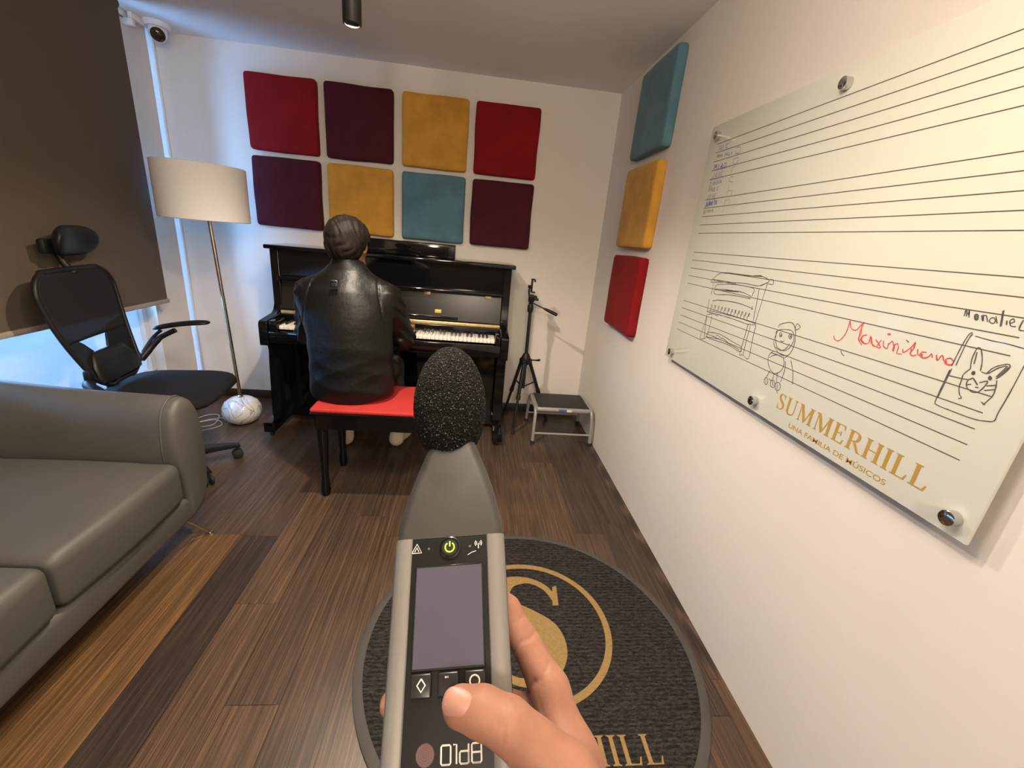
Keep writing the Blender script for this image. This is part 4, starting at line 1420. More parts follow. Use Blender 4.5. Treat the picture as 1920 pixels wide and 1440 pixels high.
# ------------------------------------------------------------------ tripod
tc = (0.40, 2.85)
t = thing('camera_tripod', 'black photo tripod with pan handle standing between piano and right wall', 'tripod', (tc[0], tc[1], 0))
MB().tube([(0, 0, 0.30), (0, 0, 0.54), (-0.003, 0, 0.87)], [0.0125, 0.0125, 0.0115], 16).build('centre_column', BLACK_SATIN, t, True)
b = MB()
b.lathe([(0.0, 0.475), (0.020, 0.475), (0.034, 0.492), (0.036, 0.52), (0.026, 0.540), (0.019, 0.555), (0.0, 0.556)], n=24)
for a in (math.atan2(-0.143, -0.059), math.atan2(0.135, 0.222), math.atan2(0.14, -0.112)):
    b.box((0.036 * math.cos(a), 0.036 * math.sin(a), 0.497), (0.03, 0.026, 0.034), 0.006, 2, Matrix.Rotation(a, 3, 'Z'))
b.build('collar', BLACK_PLASTIC, t, True)
feet = [(-0.06, -0.143), (0.222, 0.135), (-0.112, 0.14)]
for fx, fy in feet:
    a = math.atan2(fy, fx)
    p0 = Vector((0.04 * math.cos(a), 0.04 * math.sin(a), 0.49))
    p1 = Vector((fx, fy, 0.012))
    b = MB()
    b.tube([p0, p0.lerp(p1, 0.5)], 0.0125, 12)
    b.tube([p0.lerp(p1, 0.46), p0.lerp(p1, 0.52)], 0.016, 12)
    b.tube([p0.lerp(p1, 0.5), p0.lerp(p1, 0.97)], 0.0095, 12)
    lg = b.build('leg', BLACK_SATIN, t, True)
    b = MB()
    b.tube([p0.lerp(p1, 0.94), (fx, fy, 0.010), (fx, fy, 0.0)], [0.011, 0.012, 0.013], 12)
    b.build('rubber_foot', RUBBER, lg, True)
b = MB()
for fx, fy in feet:
    a = math.atan2(fy, fx)
    b.tube([(0.008 * math.cos(a), 0.008 * math.sin(a), 0.31), (fx * 0.42, fy * 0.42, 0.335)], 0.005, 8)
b.build('spreader', BLACK_SATIN, t, True)
MB().tube([(0.02, -0.01, 0.515), (0.062, -0.025, 0.517), (0.085, -0.033, 0.520), (0.094, -0.036, 0.526)], [0.005, 0.005, 0.008, 0.009], 10).build('crank_knob', BLACK_PLASTIC, t, True)
b = MB()
b.lathe([(0.0, 0.845), (0.017, 0.845), (0.020, 0.86), (0.020, 0.885), (0.015, 0.895), (0.015, 0.91), (0.021, 0.918), (0.021, 0.945), (0.0, 0.948)], (-0.004, 0, 0), 24)
b.box((0.004, 0, 0.948), (0.055, 0.042, 0.014), 0.004)
b.tube([(0.015, 0, 0.93), (0.044, -0.004, 0.932)], [0.006, 0.009], 10)
b.build('pan_head', BLACK_PLASTIC, t, True)
b = MB()
b.tube([(0.01, -0.005, 0.905), (0.09, -0.03, 0.876)], 0.0042, 10)
b.tube([(0.08, -0.027, 0.880), (0.10, -0.034, 0.873), (0.135, -0.046, 0.860), (0.168, -0.057, 0.848), (0.172, -0.0585, 0.8465)], [0.006, 0.010, 0.0115, 0.0115, 0.007], 14)
b.build('pan_handle', BLACK_PLASTIC, t, True)
b = MB()
b.box((-0.008, 0, 0.957), (0.036, 0.03, 0.007), 0.002)
b.tube([(-0.022, 0, 0.96), (-0.026, 0.0, 0.99), (-0.018, 0.0, 1.015)], 0.006, 10)
b.box((-0.010, -0.002, 1.018), (0.012, 0.018, 0.084), 0.003)
b.box((-0.006, -0.016, 1.061), (0.024, 0.04, 0.008), 0.003)
b.box((0.000, -0.016, 0.979), (0.026, 0.044, 0.008), 0.003)
b.box((0.004, -0.034, 1.054), (0.012, 0.006, 0.016), 0.002)
b.tube([(-0.010, 0.0, 1.012), (-0.034, 0.0, 1.012)], [0.008, 0.010], 12)
b.build('phone_clamp', BLACK_PLASTIC, t, True)

# ------------------------------------------------------------------ step stool
t = thing('step_stool', 'low grey metal step stool with black ribbed top beside the right wall', 'stool', (0.663, 2.76, 0))
sx, yf, yb = 0.199, -0.182, 0.190
for s in (-1, 1):
    pts = [(s * sx, yf, 0.012), (s * sx * 0.99, yf + 0.012, 0.12), (s * sx * 0.975, yf + 0.030, 0.205), (s * sx * 0.97, yf + 0.055, 0.232), (s * sx * 0.97, yf + 0.09, 0.238), (s * sx * 0.97, yb - 0.09, 0.238), (s * sx * 0.97, yb - 0.055, 0.232), (s * sx * 0.975, yb - 0.030, 0.205), (s * sx * 0.99, yb - 0.012, 0.12), (s * sx, yb, 0.012)]
    fr = MB().tube(catmull(pts, 5), 0.0115, 14).build('side_frame', GREY_METAL, t, True)
    for y in (yf, yb):
        MB().tube([(s * sx, y, 0.0), (s * sx, y, 0.022)], [0.0145, 0.0140], 14).build('rubber_foot', RUBBER, fr, True)
for y, z in ((yf + 0.006, 0.075), (yb - 0.008, 0.075)):
    MB().tube([(-sx, y, z), (sx, y, z)], 0.0075, 12).build('cross_bar', GREY_METAL, t, True)
b = MB()
b.box((0, 0.0, 0.232), (0.375, 0.285, 0.034), 0.014, 4)
plate = b.build('step_plate', GREY_METAL, t, True)


def stool_tread():
    m, nt, bs = new_mat('ribbed_black_tread')
    v = coords(nt, (1, 1, 1))
    wv = nt.nodes.new('ShaderNodeTexWave')
    wv.inputs['Scale'].default_value = 40
    nt.links.new(v, wv.inputs['Vector'])
    bs.inputs['Base Color'].default_value = (0.025, 0.023, 0.022, 1)
    bs.inputs['Roughness'].default_value = 0.6
    bump(nt, bs, wv.outputs['Fac'], 0.4, 0.002)
    return m


MB().box((0, 0.0, 0.2505), (0.352, 0.262, 0.006), 0.0025, 2).build('tread', stool_tread(), t, True)
b = MB()
b.span((-0.035, -0.1445, 0.2245), (0.020, -0.1422, 0.2415))
b.build('blue_sticker', mat('blue_sticker', (0.08, 0.12, 0.42), 0.4, var=0.25, scale=200), plate, True, smooth=False)
MB().span((0.020, -0.1445, 0.2245), (0.055, -0.1422, 0.2415)).build('white_sticker', mat('printed_white_sticker', (0.72, 0.66, 0.58), 0.4, var=0.2, scale=250), plate, True, smooth=False)

# ------------------------------------------------------------------ sofa (faces +x; its far arm is at y = 1.6)
t = thing('sofa', 'grey leatherette sofa with a wide rounded arm standing along the window wall', 'sofa', (-1.45, 0.6, 0))
XF = -1.05


def arm_section(x, k):
    """outline of the far arm in (y, z) at depth x; k = 0 at the front .. 1 at the back"""
    top = 0.628 + 0.018 * k + 0.055 * max(0, (k - 0.35)) ** 1.6 + 0.02 * (1 - abs(2 * k - 1)) * 0
    return [(1.520, 0.130), (1.512, 0.24), (1.492, 0.36), (1.483, 0.44), (1.492, 0.53), (1.512, 0.595), (1.545, top - 0.004), (1.578, top + 0.004), (1.612, top - 0.008), (1.640, top - 0.05), (1.655, 0.50), (1.658, 0.42), (1.652, 0.30), (1.635, 0.21), (1.600, 0.150), (1.560, 0.128)]


def ring_from(sec, x, scale=1.0):
    cy = sum(p[0] for p in sec) / len(sec)
    cz = sum(p[1] for p in sec) / len(sec)
    n = len(sec)
    P = [Vector((x, cy + (y - cy) * scale, cz + (z - cz) * scale)) for y, z in sec]
    out = []
    for i in range(n):
        p0, p1, p2, p3 = P[i - 1], P[i], P[(i + 1) % n], P[(i + 2) % n]
        for j in range(4):
            u = j / 4
            out.append(0.5 * ((2 * p1) + (p2 - p0) * u + (2 * p0 - 5 * p1 + 4 * p2 - p3) * u * u + (3 * p1 - p0 - 3 * p2 + p3) * u ** 3))
    return out


b = MB()
rings = []
for dx, sc in ((0.000, 0.80), (0.006, 0.90), (0.016, 0.965), (0.030, 0.99), (0.045, 0.985), (0.052, 0.998)):
    rings.append(ring_from(arm_section(0, 0), XF + 0.008 - dx, sc))
for i in range(1, 13):
    k = i / 12
    rings.append(ring_from(arm_section(0, k), XF - 0.052 - k * 0.70))
rings.append(ring_from(arm_section(0, 1), XF - 0.80, 0.9))
b.loft(list(reversed(rings)))
o = b.build('arm', SOFA_FABRIC, t, angle=60)
# seam piping around the front of the arm
b = MB()
b.tube(ring_from(arm_section(0, 0), XF - 0.040, 1.0), 0.0035, 8, closed=True)
b.build('arm_seam', SOFA_FABRIC, o, angle=None)


def cushion(y0, y1, name):
    b2 = bmesh.new()
    bmesh.ops.create_cube(b2, size=1.0)
    x0, x1 = XF - 0.68, XF + 0.006
    for v in b2.verts:
        v.co = Vector(((x0 + x1) / 2 + v.co.x * (x1 - x0), (y0 + y1) / 2 + v.co.y * (y1 - y0), 0.320 + v.co.z * 0.165))
    bmesh.ops.bevel(b2, geom=list(b2.edges), offset=0.032, segments=5, profile=0.5, affect='EDGES')
    bmesh.ops.subdivide_edges(b2, edges=[e for e in b2.edges if e.calc_length() > 0.12], cuts=9, use_grid_fill=True)
    for v in b2.verts:
        u = (v.co.x - x0) / (x1 - x0)
        w = (v.co.y - y0) / (y1 - y0)
        if v.co.z > 0.36:
            v.co.z += 0.026 * math.sin(PI * min(1, max(0, u))) ** 0.7 * max(0, math.sin(PI * min(1, max(0, w)))) ** 0.6
        if u > 0.9:
            v.co.x += 0.012 * math.sin(PI * min(1, max(0, w)))
    me = bpy.data.meshes.new(name)
    b2.to_mesh(me)
    b2.free()
    return mesh_obj(name, me, SOFA_FABRIC, t, angle=None)


for y0, y1 in ((0.982, 1.500), (0.470, 0.978), (-0.042, 0.466)):
    cushion(y0, y1, 'seat_cushion')
b = MB()
b.span((XF - 0.74, -0.08, 0.128), (XF - 0.004, 1.56, 0.236), 0.022, 4)
b.build('base_rail', SOFA_FABRIC, t)
b = MB()
b.prism([(XF - 0.60, 0.236), (XF - 0.575, 0.40), (XF - 0.645, 0.66), (XF - 0.675, 0.70), (XF - 0.715, 0.705), (XF - 0.745, 0.68), (XF - 0.745, 0.236)], lambda x, z: (x, -0.08, z), lambda x, z: (x, 1.50, z))
o = b.build('backrest', SOFA_FABRIC, t, angle=50)
bv = o.modifiers.new('bevel', 'BEVEL')
bv.width = 0.02
bv.segments = 3
bv.limit_method = 'ANGLE'
bv.angle_limit = math.radians(25)
for x, y, ox, oy in ((XF - 0.06, 1.545, 0.062, 0.058), (XF - 0.06, -0.02, 0.05, -0.05), (XF - 0.66, 1.52, -0.04, 0.05), (XF - 0.66, -0.02, -0.04, -0.05)):
    b = MB()
    b.tube([(x - 0.035, y, 0.130), (x + ox, y + oy, 0.003)], 0.0045, 10)
    b.tube([(x + 0.035, y - 0.03, 0.130), (x + ox, y + oy, 0.003)], 0.0045, 10)
    b.lathe([(0.0, 0.0), (0.011, 0.0), (0.010, 0.006), (0.0, 0.007)], (x + ox, y + oy, 0), 14)
    b.build('metal_leg', SATIN_GOLD, t)

# ------------------------------------------------------------------ office chair (local frame: +x is forward)
t = thing('office_chair', 'black mesh office chair with headrest behind the sofa by the window', 'chair', (-1.450, 2.105, 0), math.radians(9))
b = MB()
prof = [(0.0, 0.408), (0.19, 0.410), (0.225, 0.425), (0.240, 0.447), (0.232, 0.468), (0.20, 0.478), (0.10, 0.476), (0.0, 0.474)]
rings = []
for r, z in prof:
    ring = []
    for k in range(48):
        a = 2 * PI * k / 48
        c, s = math.cos(a), math.sin(a)
        e = 4.5
        rr = (abs(c) ** e + abs(s) ** e) ** (-1 / e)
        ring.append((max(r, 0.001) * rr * c * 1.02, max(r, 0.001) * rr * s * 1.08, z - (0.018 * max(0, c * rr * r / 0.24 - 0.45) if z > 0.44 else 0)))
    rings.append(ring)
b.loft(rings)
SEAT_FAB = mat('charcoal_seat_fabric', (0.014, 0.0135, 0.015), 0.9, spec=0.15, var=0.1, bmp=0.15, bscale=600, bdist=0.001)
b.build('seat', SEAT_FAB, t, True, angle=None)
b = MB()
b.box((-0.02, 0, 0.392), (0.26, 0.22, 0.035), 0.012)
b.tube([(-0.10, 0, 0.395), (-0.19, 0, 0.400), (-0.235, 0, 0.45), (-0.240, 0, 0.54)], [0.026, 0.026, 0.024, 0.02], 14)
b.build('seat_mechanism', BLACK_PLASTIC, t, True)
MB().tube([(0, 0, 0.09), (0, 0, 0.24), (0, 0, 0.241), (0, 0, 0.39)], [0.028, 0.028, 0.016, 0.016], 18).build('gas_lift', BLACK_SATIN, t, True)
for k in range(5):
    a = math.radians(15 + 72 * k)
    a = math.radians([27.0, -45.0, -117.0, 171.0, 99.0][k]) 
    d = Vector((math.cos(a), math.sin(a), 0))
    s = Vector((-d.y, d.x, 0))
    b = MB()
    rr = []
    for q, w, z0, z1 in ((0.02, 0.030, 0.070, 0.118), (0.12, 0.024, 0.074, 0.108), (0.22, 0.019, 0.070, 0.092), (0.255, 0.016, 0.068, 0.082)):
        p = d * q
        rr.append([p + s * w * 0.8 + Vector((0, 0, z1)), p - s * w * 0.8 + Vector((0, 0, z1)), p - s * w + Vector((0, 0, z1 - 0.008)), p - s * w + Vector((0, 0, z0)), p + s * w + Vector((0, 0, z0)), p + s * w + Vector((0, 0, z1 - 0.008))])
    b.loft(rr)
    arm = b.build('base_spoke', BLACK_PLASTIC, t, True)
    MB_ = MB()
    for off in (-0.014, 0.014):
        MB_.lathe([(0.0, 0.009), (0.020, 0.009), (0.026, 0.005), (0.026, -0.005), (0.020, -0.009), (0.0, -0.009)], d * 0.240 + s * off + Vector((0, 0, 0.026)), 22, s.to_track_quat('Z', 'Y').to_matrix())
    MB_.tube([d * 0.240 + Vector((0, 0, 0.026)), d * 0.243 + Vector((0, 0, 0.072))], 0.007, 8)
    MB_.build('caster', RUBBER, arm, True)


def back_pt(u, z):
    """backrest surface: u = -1..1 across, z = height; leans back and wraps round at the sides"""
    k = (z - 0.50) / 0.52
    half = 0.150 + 0.095 * math.sin(min(1, max(0, k)) * PI * 0.55)
    x = -0.190 - 0.112 * k - 0.02 * math.sin(PI * k) + 0.014 * u * u
    return Vector((x, u * half, z))


def back_outline():
    pts = []
    for u in np.linspace(-0.62, 0.62, 7):
        pts.append((u, 0.505))
    for z in np.linspace(0.55, 0.905, 10):
        pts.append((1.0, z))
    for a in np.linspace(0.15, PI / 2, 5):
        pts.append((1.0 - 0.42 * (1 - math.cos(a)), 0.905 + 0.10 * math.sin(a)))
    half = pts[7:]
    left = [(-u, z) for u, z in reversed(half)]
    return pts + left


ol = [back_pt(u, z) for u, z in back_outline()]
ol = ol[-1:] + ol[:-1]
fr = [ol[i] for i in range(len(ol))]
cl = []
n = len(fr)
for i in range(n):
    p0, p1, p2, p3 = fr[i - 1], fr[i], fr[(i + 1) % n], fr[(i + 2) % n]
    for j in range(3):
        u = j / 3
        cl.append(0.5 * ((2 * p1) + (p2 - p0) * u + (2 * p0 - 5 * p1 + 4 * p2 - p3) * u * u + (3 * p1 - p0 - 3 * p2 + p3) * u ** 3))
MB().tube(cl, 0.0105, 10, closed=True).build('back_frame', BLACK_PLASTIC, t, True)
rows = []
for z in np.linspace(0.715, 1.0, 18):
    umax = 1.0 if z > 0.56 else 0.62 + 0.38 * (z - 0.505) / 0.055
    if z > 0.905:
        a = math.asin(min(1, (z - 0.905) / 0.10))
        umax = 1.0 - 0.42 * (1 - math.cos(a))
    row = [back_pt(u * umax, z) + Vector((0.004, 0, 0)) for u in np.linspace(-1, 1, 15)]
    rows.append(row)
b = MB()
b.loft(rows, closed=False)
o = b.build('back_mesh', NET, t, True, angle=None)
sol = o.modifiers.new('thick', 'SOLIDIFY')
sol.thickness = 0.002
# lumbar wings (open in the middle, under the mesh) and pad
for outline in ([(-1.0, 0.745), (-0.80, 0.742), (-0.52, 0.700), (-0.34, 0.655), (-0.20, 0.60), (-0.25, 0.515), (-0.62, 0.508), (-0.99, 0.56)],
                [(1.0, 0.765), (0.45, 0.745), (0.30, 0.70), (0.18, 0.655), (0.10, 0.60), (0.20, 0.515), (0.62, 0.508), (0.99, 0.56)]):
    b = MB()
    fr_ = [back_pt(u, z) + Vector((0.003, 0, 0)) for u, z in outline]
    bk_ = [back_pt(u, z) + Vector((-0.007, 0, 0)) for u, z in outline]
    b.loft([bk_, fr_])
    b.build('lumbar_wing', BLACK_PLASTIC, t, True)
b = MB()
b.tube([back_pt(u, 0.716) for u in np.linspace(-0.98, 0.98, 13)], 0.005, 8)
b.build('mesh_edge', BLACK_PLASTIC, t, True)
b = MB()
rr = []
for z, w, d in ((0.522, 0.128, 0.006), (0.53, 0.15, 0.018), (0.555, 0.158, 0.024), (0.60, 0.150, 0.022), (0.645, 0.120, 0.018), (0.658, 0.095, 0.006)):
    ring = []
    for k in range(24):
        a = 2 * PI * k / 24
        c, s = math.cos(a), math.sin(a)
        y = w * abs(s) ** 0.6 * (1 if s > 0 else -1)
        p = back_pt(y / 0.2, z)
        ring.append((p.x + 0.012 + d * c, y, z))
    rr.append(ring)
b.loft(rr)
for i in range(4):
    z = 0.57 + 0.02 * i
b.build('lumbar_pad', BLACK_PLASTIC, t, True, angle=50)
# headrest
b = MB()
rr = []
for q in np.sin(np.linspace(-PI / 2, PI / 2, 25)):
    e = max(0.0, 1 - abs(q) ** 3.6) ** 0.5 + 0.004
    cx = -0.292 + 0.035 * q * q
    ring = []
    for k in range(20):
        a = 2 * PI * k / 20
        ring.append((cx + 0.030 * e * math.cos(a) + 0.012 * e * math.sin(a), 0.128 * q + 0.030, 1.122 + 0.064 * e * math.sin(a)))
    rr.append(ring)
b.loft(rr)
b.build('headrest', BLACK_PLASTIC, t, True, angle=None)
b = MB()
b.tube(catmull([(-0.292, 0.02, 0.985), (-0.325, 0.02, 1.03), (-0.335, 0.02, 1.075), (-0.318, 0.02, 1.11)], 5), 0.014, 12)
b.box((-0.322, -0.02, 1.10), (0.03, 0.14, 0.06), 0.01)
b.build('headrest_stem', BLACK_PLASTIC, t, True)
# far armrest (the near one is folded away behind the back)
b = MB()
b.tube(catmull([(-0.200, 0.190, 0.545), (-0.175, 0.238, 0.590), (-0.135, 0.262, 0.640), (-0.060, 0.270, 0.684)], 6), [0.019] * 6 + [0.017] * 6 + [0.013] * 7, 12)
b.tube(catmull([(-0.195, 0.210, 0.575), (-0.165, 0.255, 0.640), (-0.125, 0.268, 0.682)], 6), 0.009, 10)
ar = b.build('armrest', BLACK_PLASTIC, t, True)
b = MB()
rr = []
for q in 0.5 + 0.5 * np.sin(np.linspace(-PI / 2, PI / 2, 20)):
    x = -0.160 + 0.265 * q
    z = 0.690 + 0.040 * math.sin(q * 1.6)
    w = 0.038 * max(0, 1 - abs(2 * q - 1) ** 6) ** 0.5 + 0.001
    h = 0.012 * max(0, 1 - abs(2 * q - 1) ** 8) ** 0.5 + 0.0006
    rr.append([(x, 0.27 + w * math.cos(2 * PI * k / 16), z + h * math.sin(2 * PI * k / 16)) for k in range(16)])
b.loft(rr)
b.build('arm_pad', BLACK_PLASTIC, ar, True, angle=None)
b = MB()
b.tube(catmull([(-0.205, -0.190, 0.545), (-0.185, -0.235, 0.550), (-0.14, -0.262, 0.535), (-0.10, -0.268, 0.50)], 6), 0.020, 12)
b.box((-0.195, -0.205, 0.585), (0.03, 0.03, 0.05), 0.01)
b.build('arm_bracket', BLACK_PLASTIC, t, True)

# ------------------------------------------------------------------ sound level meter (local frame: x right, y along the body, z out of its face)
MT = Vector((-0.0055, 0.2435, 1.1028))
ME_ = Vector((-0.05849826, 0.77707686, 0.62668134))
MR_ = Vector((0.98928037, -0.03901279, 0.14072082))
MN_ = Vector((-0.13379948, -0.62819547, 0.76646471))
MMAT = Matrix(((MR_.x, ME_.x, MN_.x, MT.x), (MR_.y, ME_.y, MN_.y, MT.y), (MR_.z, ME_.z, MN_.z, MT.z), (0, 0, 0, 1)))
t = thing('sound_level_meter', 'handheld sound level meter with black foam windscreen held in the foreground', 'sound meter')
t.matrix_world = MMAT
CASE_BLACK = mat('black_meter_case', (0.006, 0.0058, 0.0058), 0.45, spec=0.28, var=0.05, bmp=0.05, bscale=900, bdist=0.0003)
NECK_GREY = mat('dark_grey_meter_neck', (0.036, 0.0345, 0.031), 0.5, var=0.06, bmp=0.1, bscale=900, bdist=0.0003)
STRIP_SILVER = mat('silver_side_strip', (0.215, 0.205, 0.195), 0.45, 0.3, var=0.04, scale=60, stretch=(1, 0.1, 1))


def rrect(w, n0, n1, r, k=5, top_arch=0.0):
    """rounded rectangle outline in (x, z) from n0 (back) to n1 (face), half width w"""
    pts = []
    for cx, cz, a0 in ((w - r, n1 - r, 0), (-(w - r), n1 - r, 90), (-(w - r), n0 + r, 180), (w - r, n0 + r, 270)):
        for i in range(k + 1):
            a = math.radians(a0 + 90 * i / k)
            pts.append((cx + r * math.cos(a), cz + r * math.sin(a)))
    return pts


def body_loft(sections):
    return [[(x, s, z) for x, z in rrect(w, n0, n1, r)] for s, w, n0, n1, r in sections]


b = MB()
b.loft(body_loft([(-0.205, 0.030, -0.027, -0.004, 0.006), (-0.200, 0.035, -0.031, -0.001, 0.006), (-0.19, 0.037, -0.033, 0.0, 0.006), (-0.004, 0.037, -0.033, 0.0, 0.006), (0.0, 0.0368, -0.033, -0.0002, 0.006)]))
b.build('body', CASE_BLACK, t, True, angle=35)
for s in (-1, 1):
    b = MB()
    for y0, y1 in ((-0.196, 0.0004),):
        sec = [(s * 0.0252, 0.0006), (s * 0.0262, 0.0013), (s * 0.0325, 0.0012), (s * 0.0352, 0.0002), (s * 0.0371, -0.0026), (s * 0.0371, -0.006), (s * 0.036, -0.006), (s * 0.034, -0.001), (s * 0.0252, -0.0005)]
        b.loft([[(x, y0, z) for x, z in sec], [(x, y1, z) for x, z in sec]])
    b.build('silver_strip', STRIP_SILVER, t, True, angle=60)
b = MB()
secs = []
for s, w in ((0.0003, 0.0370), (0.006, 0.0366), (0.018, 0.0345), (0.034, 0.0310), (0.050, 0.0262), (0.062, 0.0220), (0.070, 0.0192), (0.0735, 0.0178)):
    k = s / 0.0735
    secs.append((s, w, -0.033 + 0.006 * k, -0.0002 - 0.004 * k ** 2, min(0.0085, 0.006 + 0.004 * k)))
b.loft(body_loft(secs))
b.build('neck', NECK_GREY, t, True, angle=50)
MB().lathe([(0.0, 0.060), (0.0105, 0.060), (0.0105, 0.135), (0.0, 0.136)], (0, 0, -0.0165), 20, Matrix.Rotation(-PI / 2, 3, 'X')).build('microphone', CHROME, t, True)
# foam windscreen
bm_ = bmesh.new()
bmesh.ops.create_icosphere(bm_, subdivisions=6, radius=1.0)
r3 = random.Random(5)
for v in bm_.verts:
    j = 1 + r3.uniform(-0.013, 0.013)
    k = v.co.y
    wx = 0.0303 * (1 - 0.04 * k)
    v.co = Vector((v.co.x * wx * j - 0.0030, 0.1150 + k * 0.0540 * j, -0.0145 + v.co.z * 0.0303 * j))
me = bpy.data.meshes.new('foam_windscreen')
bm_.to_mesh(me)
bm_.free()
mesh_obj('foam_windscreen', me, FOAM, t, True, angle=None)
# face details
PRINT = mat('pale_print', (0.78, 0.74, 0.68), 0.5, var=0.02)
SCREEN = mat('dark_lcd_screen', (0.078, 0.074, 0.106), 0.12, var=0.05, scale=20, spec=0.5)
BEZEL = mat('black_bezel', (0.011, 0.011, 0.012), 0.25, var=0.05)
b = MB()
b.box((0.0, -0.0465, 0.0002), (0.0445, 0.0585, 0.0012), 0.0004, 1)
o = b.build('screen_bezel', BEZEL, t, True)
MB().box((0.0, -0.0464, 0.0006), (0.0424, 0.0558, 0.0008)).build('screen', SCREEN, t, True, smooth=False)
pc = (0.0003, -0.0067)
b = MB()
b.lathe([(0.0, 0.0), (0.0072, 0.0), (0.0072, 0.0012), (0.0062, 0.0018), (0.0058, 0.0010), (0.0, 0.0010)], (pc[0], pc[1], 0), 36)
pb = b.build('power_button', BEZEL, t, True)
MB().lathe([(0.0, 0.0010), (0.0052, 0.0010), (0.0050, 0.0017), (0.0, 0.0019)], (pc[0], pc[1], 0), 32).build('button_cap', mat('black_button_cap', (0.02, 0.02, 0.02), 0.3), pb, True)
GREEN = glow('green_lit_symbol', (0.36, 0.78, 0.03), 0.75)
b = MB()
ff = lambda z: (lambda x, y: (x, y, z))
ribbon(b, [(pc[0] + 0.0030 * math.sin(a), pc[1] + 0.0030 * math.cos(a)) for a in np.linspace(0.55, 2 * PI - 0.55, 30)], 0.0009, ff(0.0021))
ribbon(b, [(pc[0], pc[1] + 0.0005), (pc[0], pc[1] + 0.0038)], 0.0009, ff(0.0021))
b.build('power_symbol', GREEN, pb, True, smooth=False)
b = MB()
tx0, ty0 = -0.0221, -0.0062
tri = [(tx0 - 0.0033, ty0 - 0.0026), (tx0, ty0 + 0.0032), (tx0 + 0.0033, ty0 - 0.0026), (tx0 - 0.0033, ty0 - 0.0026), (tx0 - 0.003, ty0 - 0.002)]
ribbon(b, tri, 0.0006, ff(0.0003))
ribbon(b, [(tx0 - 0.0013, ty0 - 0.0018), (tx0, ty0 + 0.001), (tx0 + 0.0013, ty0 - 0.0018)], 0.0006, ff(0.0003))
b.build('warning_symbol', PRINT, t, True, smooth=False)
b = MB()
ax_, ay_ = 0.0195, -0.0062
ribbon(b, [(ax_, ay_ - 0.0022), (ax_, ay_ + 0.0012)], 0.0006, ff(0.0003))
for s in (-1, 1):
    for r in (0.0013, 0.0023):
        ribbon(b, [(ax_ + s * r * math.cos(a), ay_ + 0.0012 + r * math.sin(a)) for a in np.linspace(-0.8, 0.8, 8)], 0.00045, ff(0.0003))
ribbon(b, [(0.0122, -0.0121), (0.0150, -0.0106), (0.0178, -0.0099)], 0.0004, ff(0.0003))
b.build('antenna_symbol', PRINT, t, True, smooth=False)
LED = mat('unlit_led', (0.12, 0.11, 0.11), 0.25, var=0.05)
for x in (-0.0141, 0.0137):
    MB().lathe([(0.0, 0.0), (0.0009, 0.0), (0.0008, 0.0003), (0.0, 0.0004)], (x, -0.0066, 0.0), 16).build('status_led', LED, t, True)
btn = {}
for i, x in enumerate((-0.0156, 0.0002, 0.0158)):
    b = MB()
    b.box((x, -0.0826, 0.0012), (0.0122, 0.0122, 0.003), 0.0011, 3)
    btn[i] = b.build('push_button', mat('black_button_rubber', (0.016, 0.016, 0.016), 0.28) if i == 0 else btn[0].data.materials[0], t, True)
b = MB()
dx0, dy0 = -0.0153, -0.0822
ribbon(b, [(dx0, dy0 + 0.0032), (dx0 + 0.0024, dy0), (dx0, dy0 - 0.0032), (dx0 - 0.0024, dy0), (dx0, dy0 + 0.0032), (dx0 + 0.0006, dy0 + 0.0024)], 0.0008, ff(0.0029))
b.build('diamond_symbol', PRINT, btn[0], True, smooth=False)
b = MB()
ribbon(b, [(0.0158 + 0.0028 * math.cos(a), -0.0818 + 0.0028 * math.sin(a)) for a in np.linspace(0, 2 * PI, 30)], 0.0009, ff(0.0029))
b.build('ring_symbol', PRINT, btn[2], True, smooth=False)
b = MB()
b.flat([(-0.0015, -0.0785), (-0.0005, -0.0785), (-0.0005, -0.0795), (-0.0015, -0.0795)], ff(0.0029))
b.flat([(0.0, -0.0785), (0.0005, -0.0785), (0.0005, -0.0795), (0.0, -0.0795)], ff(0.0029))
b.build('dot_symbol', PRINT, btn[1], True, smooth=False)
b = MB()
b.lathe([(0.0, 0.0), (0.0052, 0.0), (0.0050, 0.0005), (0.0, 0.0005)], (-0.0122, -0.1138, 0.0), 32)
b.build('round_emblem', mat('maroon_emblem', (0.105, 0.052, 0.055), 0.35), t, True)
b = MB()
for r in (0.0018, 0.003, 0.0041):
    ribbon(b, [(-0.0122 + r * math.cos(a), -0.1138 + r * math.sin(a)) for a in np.linspace(0, 2 * PI, 30)], 0.0002, ff(0.0007))
b.build('emblem_rings', mat('pale_maroon', (0.18, 0.10, 0.10), 0.4), t, True, smooth=False)
b = MB()
lx, ly, lh, lw = -0.0034, -0.1184, 0.0082, 0.0009
def L2(x, y):
    return (lx + x, ly + y)
def rc(x0, y0, x1, y1, c=0.0006):
    return [L2(x0 + c, y0), L2(x1 - c, y0), L2(x1, y0 + c), L2(x1, y1 - c), L2(x1 - c, y1), L2(x0 + c, y1), L2(x0, y1 - c), L2(x0, y0 + c), L2(x0 + c, y0), L2(x1 - c, y0)]
ribbon(b, rc(0.0, 0, 0.0052, lh), lw, ff(0.0003))
ribbon(b, [L2(0.0066, lh), L2(0.0084, lh), L2(0.0084, 0)], lw, ff(0.0003))
ribbon(b, rc(0.0102, 0, 0.0150, 0.0052), lw, ff(0.0003))
ribbon(b, [L2(0.0150, 0), L2(0.0150, lh)], lw, ff(0.0003))
ribbon(b, rc(0.0168, 0, 0.0220, lh), lw, ff(0.0003))
ribbon(b, [L2(0.0168, 0.0044), L2(0.0216, 0.0044)], lw, ff(0.0003))
b.build('printed_logo', PRINT, t, True, smooth=False)

